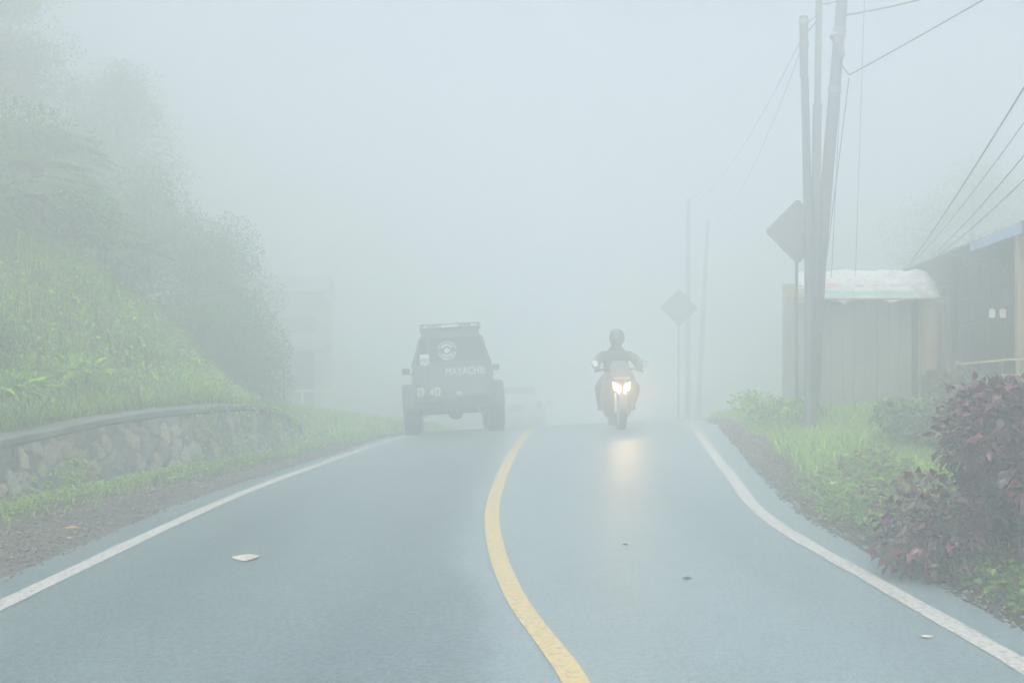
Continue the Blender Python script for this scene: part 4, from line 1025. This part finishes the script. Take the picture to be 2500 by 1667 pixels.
# ------------------------------------------------------------------ roadside stall with tarp roof
MBOARD = mat("stained plywood", (.33, .345, .31), .85, (.24, .26, .235), 2.2, .4, 12, stretch=(1, 1, .4))
MYEL = mat("bare yellow wood", (.52, .38, .22), .7, (.40, .28, .16), 5, .3, stretch=(1, 1, .2))
sx0, sy0 = 4.30, 15.0
gs = gz(5.3, 15.2)
sh = empty("market_stall", (5.4, 15.0, gs), 0, "small wooden roadside stall with low dull board walls under a tarp", "stall")
def S(x, y, z): return (x - 5.4, y - 15.0, z - gs)
mb = MB()
for i in range(9):
    x = 4.62 + i * .175; mb.box(S(x, 15.22 + .006 * (i % 2), (gs + 1.98) / 2), (.168, .03, 1.98 - gs + .2), .004)
mb.build("front_wall", MBOARD, sh)
mb = MB(); mb.box(S(4.53, 15.9, (gs + 2.1) / 2), (.03, 1.4, 2.1 - gs + .2), .004); mb.build("side_wall", MBOARD, sh)
mb = MB(); mb.box(S(6.52, 15.9, (gs + 2.0) / 2), (.03, 1.4, 2.0 - gs + .2), .004); mb.build("side_wall", MBOARD, sh)
mb = MB(); mb.box(S(5.5, 16.55, (gs + 2.3) / 2), (2.0, .03, 2.3 - gs + .2), .004); mb.build("rear_wall", MBOARD, sh)
mb = MB(); mb.box(S(6.235, 15.12, 1.47), (.10, .03, 1.06), .004); mb.build("shutter_board", MYEL, sh)
mb = MB(); mb.loft([[S(6.36 + .11 * math.cos(t) * k, 15.10 + .06 * math.sin(t), z) for t in [2 * math.pi * q / 12 for q in range(12)]] for z, k in ((1.02, .85), (1.2, 1.0), (1.5, 1.12), (1.75, .95), (1.95, .8))]); mb.build("sack_curtain", MYEL, sh)
for x in (4.6, 6.15, 6.5):
    mb = MB(); mb.tube([S(x, 15.05, gs - .2), S(x + .01, 15.05, 2.06)], .035, 8); mb.build("post", MWOOD, sh)
for z, x0, x1, y in ((2.085, 4.2, 7.02, 14.875), (2.30, 4.3, 6.9, 15.5)):
    mb = MB(); mb.tube([S(x0, y, z), S(x1, y, z + .01)], .022 if y < 15.2 else .016, 8); mb.build("roof_pole", MBAMBOO, sh)
for i, (z, y) in enumerate(((2.03, 15.0), (2.13, 15.12), (2.24, 15.35))):
    mb = MB(); mb.box(S(4.36 - .05 * (i % 2), y, z), (.34, .10, .05), .006); mb.build("plank_end", MYEL, sh)
for i, z in enumerate((1.50, 1.38, 1.22)):
    mb = MB(); mb.box(S(6.75 + .03 * i, 15.3, z), (.34 + .06 * i, .22, .02), .004); mb.build("shelf", MWOOD, sh)
# tarpaulin: crumpled sheet draped over the roof, with striped fabric colours
nx_, ny_ = 150, 70
u = np.linspace(0, 1, nx_); v = np.linspace(0, 1, ny_); U, Vv = np.meshgrid(u, v)
front_x = 4.27 + U * 2.30; back_x = 4.62 + U * 2.28
Xt = front_x * (1 - Vv) + back_x * Vv
Yt = 14.93 + Vv * 1.35
Zt = 2.10 + Vv * .50 - .03 * (2 * U - 1) ** 2
Zt += .05 * np.abs(fbm(U * 6 + Vv * 2, Vv * 3, 91)) + .028 * fbm(U * 16 - Vv * 9, Vv * 9, 92) * sst(0, .12, Vv) + .012 * fbm(U * 40, Vv * 22, 93)
Zt += .10 * np.exp(-((U - .86) / .09) ** 2) * np.sin(Vv * 3.0) * (.6 + .6 * fbm(U * 12, Vv * 14, 94)) 
edge = np.exp(-Vv / .035); Zt -= edge * (.03 + .085 * np.clip(np.maximum(np.exp(-((U - .31) / .04) ** 2), .7 * np.exp(-((U - .62) / .04) ** 2)) + .03 * fbm(U * 9, 0 * U, 95), 0, 1.2)); Yt -= edge * .03
ce = np.clip((U - .93) / .07, 0, 1) ** 2; Zt -= .18 * ce
Vt = np.stack([Xt, Yt, Zt], -1).reshape(-1, 3); I = np.arange(nx_ * ny_).reshape(ny_, nx_)
Fq = np.stack([I[:-1, :-1], I[:-1, 1:], I[1:, 1:], I[1:, :-1]], -1).reshape(-1, 4)
col = np.ones((ny_, nx_, 3)) * np.array([.70, .71, .70])
n1 = fbm(U * 5, Vv * 6, 96)
green = sst(0, 1, ((Vv > .05 + .03 * n1) & (Vv < .24 + .08 * n1) & (U < .82)).astype(float))[..., None]
col = col * (1 - green * .8) + np.array([.16, .46, .38]) * green * .8
pink = (np.exp(-((U - .24) / .07) ** 4 - ((Vv - .42 - .05 * n1) / .09) ** 4) + .35 * np.exp(-((U - .5) / .10) ** 2 - ((Vv - .5) / .12) ** 2))[..., None]
col = col * (1 - pink * .75) + np.array([.70, .26, .30]) * pink * .75
dirt = np.clip(fbm(U * 9, Vv * 7, 97) * 1.8 - .1, 0, .7)[..., None]; col = col * (1 - dirt * .6) + np.array([.36, .38, .37]) * dirt * .6
tear = np.clip(np.exp(-((U - .70 - .15 * (1 - Vv)) / .03) ** 2) * (fbm(U * 14, Vv * 18, 98) + .5), 0, .8)[..., None]; col = col * (1 - tear * .7) + np.array([.22, .25, .25]) * tear * .7
MTARP = attr_mat("plastic tarp", .35, .15, .5, .2, 18)
tp = link_mesh("tarpaulin", np_mesh("tarpaulin", Vt - np.array([5.4, 15.0, 2.2]), Fq, col.reshape(-1, 3), True), MTARP); tp.location = (5.4, 15.0, 2.2)
md = tp.modifiers.new("thickness", 'SOLIDIFY'); md.thickness = .006
tag(tp, "crumpled white plastic tarp with green and pink bands over the stall", "tarpaulin")

# ------------------------------------------------------------------ dark house at the right edge
gh = gz(6.2, 12.5)
A = Vector((5.60, 11.0, 2.74)); B = Vector((7.02, 17.6, 2.72)); dr = (B - A).normalized(); out = Vector((-dr.y, dr.x, 0)); inn = -out   # out = toward the road
if out.x > 0: out, inn = inn, out
hs = empty("roadside_house", (A.x, A.y, gh), 0, "dark plank house with sloping tin roof at the right edge", "house")
O = Vector((A.x, A.y, gh))
def H(p): return tuple(Vector(p) - O)
MTIN = mat("weathered tin roof", (.30, .34, .38), .45, (.20, .19, .18), 3, .3, 30, metal=.3)
MBLUE = mat("blue fascia sheet", (.34, .46, .72), .5, (.28, .40, .64), 4)
ridge_in = 2.6; rz_ = 1.15
mb = MB(); t_ = Vector((0, 0, .03))
a0 = A - dr * .25; b0 = B + dr * 2.9; a1 = a0 + inn * ridge_in + Vector((0, 0, rz_)) * .0 + Vector((0, 0, -.10)); 
# road-side plane falls gently away from the tall eave, so the near gable edge drops to the right
a1 = a0 + inn * 4.2 + Vector((0, 0, -.35)); b1 = b0 + inn * 4.2 + Vector((0, 0, -.35))
rings = []
for k in range(57):
    f = k / 56; z = .018 * math.sin(k * math.pi * .5 * 2 + (k % 2) * math.pi)
    p = a0.lerp(b0, f); q = a1.lerp(b1, f); up = Vector((0, 0, .02 if k % 2 else 0))
    rings.append([H(p + up), H(q + up), H(q + up + t_), H(p + up + t_)])
mb.loft(rings); rf = mb.build("roof", MTIN, hs, False)
mb = MB(); p = a0 + out * .012 + Vector((0, 0, -.10)); 
mb.loft([[H(p + dr * .1), H(p + dr * .1 + out * .015), H(p + dr * .1 + out * .015 + Vector((0, 0, .13))), H(p + dr * .1 + Vector((0, 0, .13)))], [H(p + dr * 2.4), H(p + dr * 2.4 + out * .015), H(p + dr * 2.4 + out * .015 + Vector((0, 0, .11))), H(p + dr * 2.4 + Vector((0, 0, .11)))]]); mb.build("fascia", MBLUE, rf, False)
mb = MB(); mb.tube([H(a0 + Vector((0, 0, .05))), H(a1 + Vector((0, 0, .05)))], .03, 8); mb.build("gable_pole", MBAMBOO, rf)
# walls set back under the eave
w0 = A + inn * .75 + dr * .5; w1 = B + inn * .75 + dr * 2.6; mb = MB()
npk = 26
for k in range(npk):
    f0, f1 = k / npk, (k + .96) / npk; p, q = w0.lerp(w1, f0), w0.lerp(w1, f1); d_ = out * (.012 if k % 2 else .0)
    for zz in (0,):
        mb.loft([[H((p.x + d_.x, p.y + d_.y, gh - .3)), H((q.x + d_.x, q.y + d_.y, gh - .3)), H((q.x + d_.x, q.y + d_.y, 2.66)), H((p.x + d_.x, p.y + d_.y, 2.66))], [H((p.x + inn.x * .03, p.y + inn.y * .03, gh - .3)), H((q.x + inn.x * .03, q.y + inn.y * .03, gh - .3)), H((q.x + inn.x * .03, q.y + inn.y * .03, 2.66)), H((p.x + inn.x * .03, p.y + inn.y * .03, 2.66))]])
mb.build("front_wall", MDARKWOOD, hs, False)
e0 = w0; e1 = w0 + inn * 3.2; mb = MB()
for k in range(18):
    p, q = e0.lerp(e1, k / 18), e0.lerp(e1, (k + .96) / 18); d_ = -dr * (.012 if k % 2 else 0); zt_ = 2.60 - .25 * k / 18
    mb.loft([[H((p.x + d_.x, p.y + d_.y, gh - .3)), H((q.x + d_.x, q.y + d_.y, gh - .3)), H((q.x + d_.x, q.y + d_.y, zt_)), H((p.x + d_.x, p.y + d_.y, zt_))], [H((p.x + dr.x * .03, p.y + dr.y * .03, gh - .3)), H((q.x + dr.x * .03, q.y + dr.y * .03, gh - .3)), H((q.x + dr.x * .03, q.y + dr.y * .03, zt_)), H((p.x + dr.x * .03, p.y + dr.y * .03, zt_))]])
mb.build("end_wall", MDARKWOOD, hs, False)
pp = A + inn * .06 + dr * .15
for k, f in enumerate((0.0, .5, .95)):
    q = pp.lerp(B + inn * .06, f); mb = MB(); mb.box(H((q.x, q.y, (gh + 2.70) / 2 - .1)), (.10, .10, 2.70 - gh + .15), .008); mb.build("veranda_post", MWOOD if k == 0 else MDARKWOOD, hs)
q = e0.lerp(e1, .16) - dr * .03; mb = MB(); mb.box(H((q.x + .30, q.y, 2.05)), (.5, .025, .42), .006, (0, 0, math.atan2(inn.y, inn.x))); mb.build("window_board", mat("pale board", (.50, .50, .49), .7, (.40, .40, .40), 4), hs)
GN = "small packets hanging under the eave"
for x_, c_, lab in ((2279, (.62, .70, .70), "small pale packet hanging on the dark facade"), (2304, (.72, .60, .58), "small pinkish packet hanging beside the light post")):
    p = F_px(x_, 720, 11.35); mb = MB(); mb.box((0, 0, -.05), (.075, .012, .10), .004); mb.tube([(0, 0, 0), (0, 0, .06)], .004, 5)
    o = mb.build("hanging_packet", mat("packet " + lab[:12], c_, .4, tuple(q_ * .7 for q_ in c_), 30), None); o.location = p + Vector((0, 0, .05)); tag(o, lab, "packet", GN)
cable((5.69, 11.1, 1.93), (6.35, 14.9, 1.72), .10, .006, "thin dark string sagging across the house front", "strings on the house front")
# bamboo rail fence in front
fb = F_px(2195, 838, 12.2); fe = Vector((5.75, 9.8, 1.25)); zf = gz(5.6, 11)
fn = empty("bamboo_fence", (fb.x, fb.y, gz(fb.x, fb.y)), 0, "pale bamboo rail fence before the dark house", "fence"); Of = Vector(fn.location)
for dz in (0, -.17):
    pts = [fb + Vector((0, 0, dz)), fb.lerp(fe, .45) + Vector((0, 0, dz + .05)), fb.lerp(fe, .75) + Vector((0, 0, dz + .035)), fe + Vector((0, 0, dz))]
    mb = MB(); mb.tube([p - Of for p in pts], .017 if dz == 0 else .012, 8); mb.build("rail", MBAMBOO, fn)
for f in (.02, .5, .98):
    p = fb.lerp(fe, f); mb = MB(); mb.tube([Vector((p.x, p.y, gz(p.x, p.y) - .2)) - Of, Vector((p.x, p.y, p.z + .06)) - Of], .022, 8); mb.build("post", MBAMBOO, fn)

# ------------------------------------------------------------------ pale house in the fog on the left, rail and marker post
px0 = F_px(690, 776, 28.5); gl = gz(-7.1, 31.0)
MPLAST = mat("pale plaster", (.62, .61, .57), .8, (.50, .50, .47), 2, .2)
ph = empty("pale_house", (-7.1, 31.0, gl), .10, "pale narrow house in the fog beyond the stone wall", "house")
hz = 2.95 - gl
mb = MB(); mb.box((0, 1.6, hz / 2 - .2), (2.5, 3.2, hz + .4), .02); mb.build("wall", MPLAST, ph, False)
mb = MB(); mb.loft([[(-1.35, -.3, hz - .1), (1.35, -.3, hz - .1), (1.35, 1.6, hz + .5), (-1.35, 1.6, hz + .5)], [(-1.35, -.3, hz - .02), (1.35, -.3, hz - .02), (1.35, 1.6, hz + .58), (-1.35, 1.6, hz + .58)]]); mb.loft([[(-1.35, 1.602, hz + .5), (1.35, 1.602, hz + .5), (1.35, 3.5, hz - .1), (-1.35, 3.5, hz - .1)], [(-1.35, 1.602, hz + .58), (1.35, 1.602, hz + .58), (1.35, 3.5, hz - .02), (-1.35, 3.5, hz - .02)]]); mb.build("roof", MTIN, ph, False)
for x, z, wd, hh in ((.45, hz - 1.05, 1.1, .5), (-.7, hz - 1.05, .7, .5)):
    mb = MB(); mb.box((x, -.02, z), (wd, .04, hh), .006); wn = mb.build("window", mat("fog-paled pane", (.26, .28, .29), .3, (.2, .22, .23), 3), ph)  # pane colour paled to carry the fade of the fog
    mb = MB(); mb.box((x, -.05, z - hh / 2 - .04), (wd + .16, .14, .07), .008); mb.build("sill", MPLAST, wn)
mb = MB(); mb.box((.30, -.02, 1.0), (1.3, .04, 1.9), .006); dd = mb.build("doorway", MDARKWOOD, ph)
mb = MB(); mb.box((.2, -.45, hz - 1.75), (2.6, .9, .05), .006, (.18, 0, 0)); mb.build("awning", MTIN, ph)
p = F_px(652, 930, 19.5); zg = gz(p.x, p.y)
mk = empty("marker_post", (p.x, p.y, zg), 0, "thin dark marker post with a white cap past the wall end", "post")
ht = 1.5 - (820 - 776) / 2288 * 19.5 - zg
mb = MB(); mb.tube([(0, 0, -.2), (0, 0, ht - .12)], .018, 8); mb.build("shaft", MPOLE, mk)
mb = MB(); mb.box((0, 0, ht - .06), (.055, .055, .15), .008); mb.build("cap", MWHITE, mk)
p = F_px(722, 930, 23.0); zg = gz(p.x, p.y)
rl = empty("white_railing", (p.x, p.y, zg), 0, "low faint white railing on the grass bank past the wall", "railing")
mb = MB(); mb.box((0, 0, .55), (.9, .04, .06), .006); mb.build("rail", MWHITE, rl)
for x in (-.3, .28):
    mb = MB(); mb.box((x, .05, .25), (.05, .05, .66), .006); mb.build("post", MWHITE, rl)

# ------------------------------------------------------------------ litter
def crumple(name, loc, w_, d_, h_, m, label, cat, seed, rz=0.0):
    n_ = 15; u = np.linspace(-1, 1, n_); U, V_ = np.meshgrid(u, u); rr = np.sqrt(U ** 2 * .9 + V_ ** 2)
    ang = np.arctan2(V_, U); k = 1 - .25 * np.abs(fbm(np.cos(ang) * 2 + seed, np.sin(ang) * 2, 110))
    Xc = U * w_ / 2 * k; Yc = V_ * d_ / 2 * k * (1 - .82 * np.abs(U) ** 1.4) + .10 * d_ * U * U; Zc = h_ * np.clip(1 - rr, 0, 1) * (.5 + .5 * vnoise(U * 2.3 + seed, V_ * 2.3, 111)) + h_ * .35 * np.abs(fbm(U * 3 + seed, V_ * 3, 112)) + .006
    I = np.arange(n_ * n_).reshape(n_, n_); Fq = np.stack([I[:-1, :-1], I[:-1, 1:], I[1:, 1:], I[1:, :-1]], -1).reshape(-1, 4)
    o = link_mesh(name, np_mesh(name, np.stack([Xc, Yc, Zc], -1).reshape(-1, 3), Fq, smooth=True), m); o.location = loc; o.rotation_euler = (0, 0, rz)
    q = o.modifiers.new("thickness", 'SOLIDIFY'); q.thickness = .003
    return tag(o, label, cat)
MLITTER = mat("pale paper", (.56, .53, .48), .7, (.40, .35, .30), 14)
def rp(x, y, X, Y): return (X, Y, float(roadz(X, Y)) + .003)
crumple("crumpled_leaf", rp(0, 0, -1.81, 6.77), .185, .22, .022, MLITTER, "pale crumpled leaf lying on the asphalt of the left lane", "leaf", 1, .2)
crumple("litter_scrap", rp(0, 0, 2.08, 4.98), .06, .05, .008, MLITTER, "tiny white scrap on the asphalt near the right edge line", "litter", 2)
MCLOD = mat("dark clod", (.05, .045, .04), .9, (.035, .03, .03), 20)
crumple("soil_clod", rp(0, 0, 1.09, 6.19), .06, .045, .012, MCLOD, "dark clod of soil lying in the right lane", "clod", 3)
crumple("soil_clod", rp(0, 0, .82, 7.2), .045, .035, .010, MCLOD, "smaller dark clod farther up the right lane", "clod", 4)
p = (3.84, 15.0, gz(3.84, 15.0) + .04); crumple("litter_sheet", p, .26, .18, .09, MWHITE, "white torn sheet lying on the verge before the poles", "litter", 5, .3)
p = (3.20, 15.6, gz(3.20, 15.6) + .02); crumple("litter_scrap", p, .08, .07, .05, MWHITE, "small white scrap beside the right edge line near the crest", "litter", 6)
p = (-3.45, 7.8, gz(-3.45, 7.8) + .03); crumple("yellow_leaf", p, .12, .05, .012, mat("yellow leaf", (.62, .40, .06), .5, (.5, .3, .05), 20), "yellow fallen leaf on the gravel strip", "leaf", 7, .1)
p = (2.95, 9.1, gz(2.95, 9.1) + .12); crumple("litter_scrap", p, .13, .08, .03, MWHITE, "pale scrap caught in the verge grass above the right line", "litter", 8, .1)

# ------------------------------------------------------------------ fog: one closed box of even air
hm_ = bpy.data.materials.new("fog air"); hm_.use_nodes = True
nn = hm_.node_tree.nodes; nn.remove(nn["Principled BSDF"])
pv = nn.new("ShaderNodeVolumePrincipled"); pv.inputs["Density"].default_value = FOG_DENSITY; pv.inputs["Color"].default_value = FOG_COLOR
pv.inputs["Anisotropy"].default_value = FOG_G; pv.inputs["Density Attribute"].default_value = ""
hm_.node_tree.links.new(pv.outputs[0], nn["Material Output"].inputs["Volume"])
zmin = float(V[:, 2].min()); tz = [o for o in scene.objects if o.type == 'MESH']
bpy.context.view_layer.update()
lo = np.array([1e9] * 3); hi = -lo
for o in tz:
    for c in o.bound_box:
        q = np.array(o.matrix_world @ Vector(c)); lo = np.minimum(lo, q); hi = np.maximum(hi, q)
lo = lo - 1.0; hi = hi + np.array([1, 1, .6])
mb = MB(); cc = (lo + hi) / 2; sz = hi - lo
mb.box((0, 0, 0), tuple(float(q) for q in sz))
o = mb.build("haze", hm_, None, False); o.location = tuple(float(q) for q in cc)
tag(o, "thick pale mountain fog filling the whole road", "fog", kind='stuff')
print("HAZE", lo, hi)
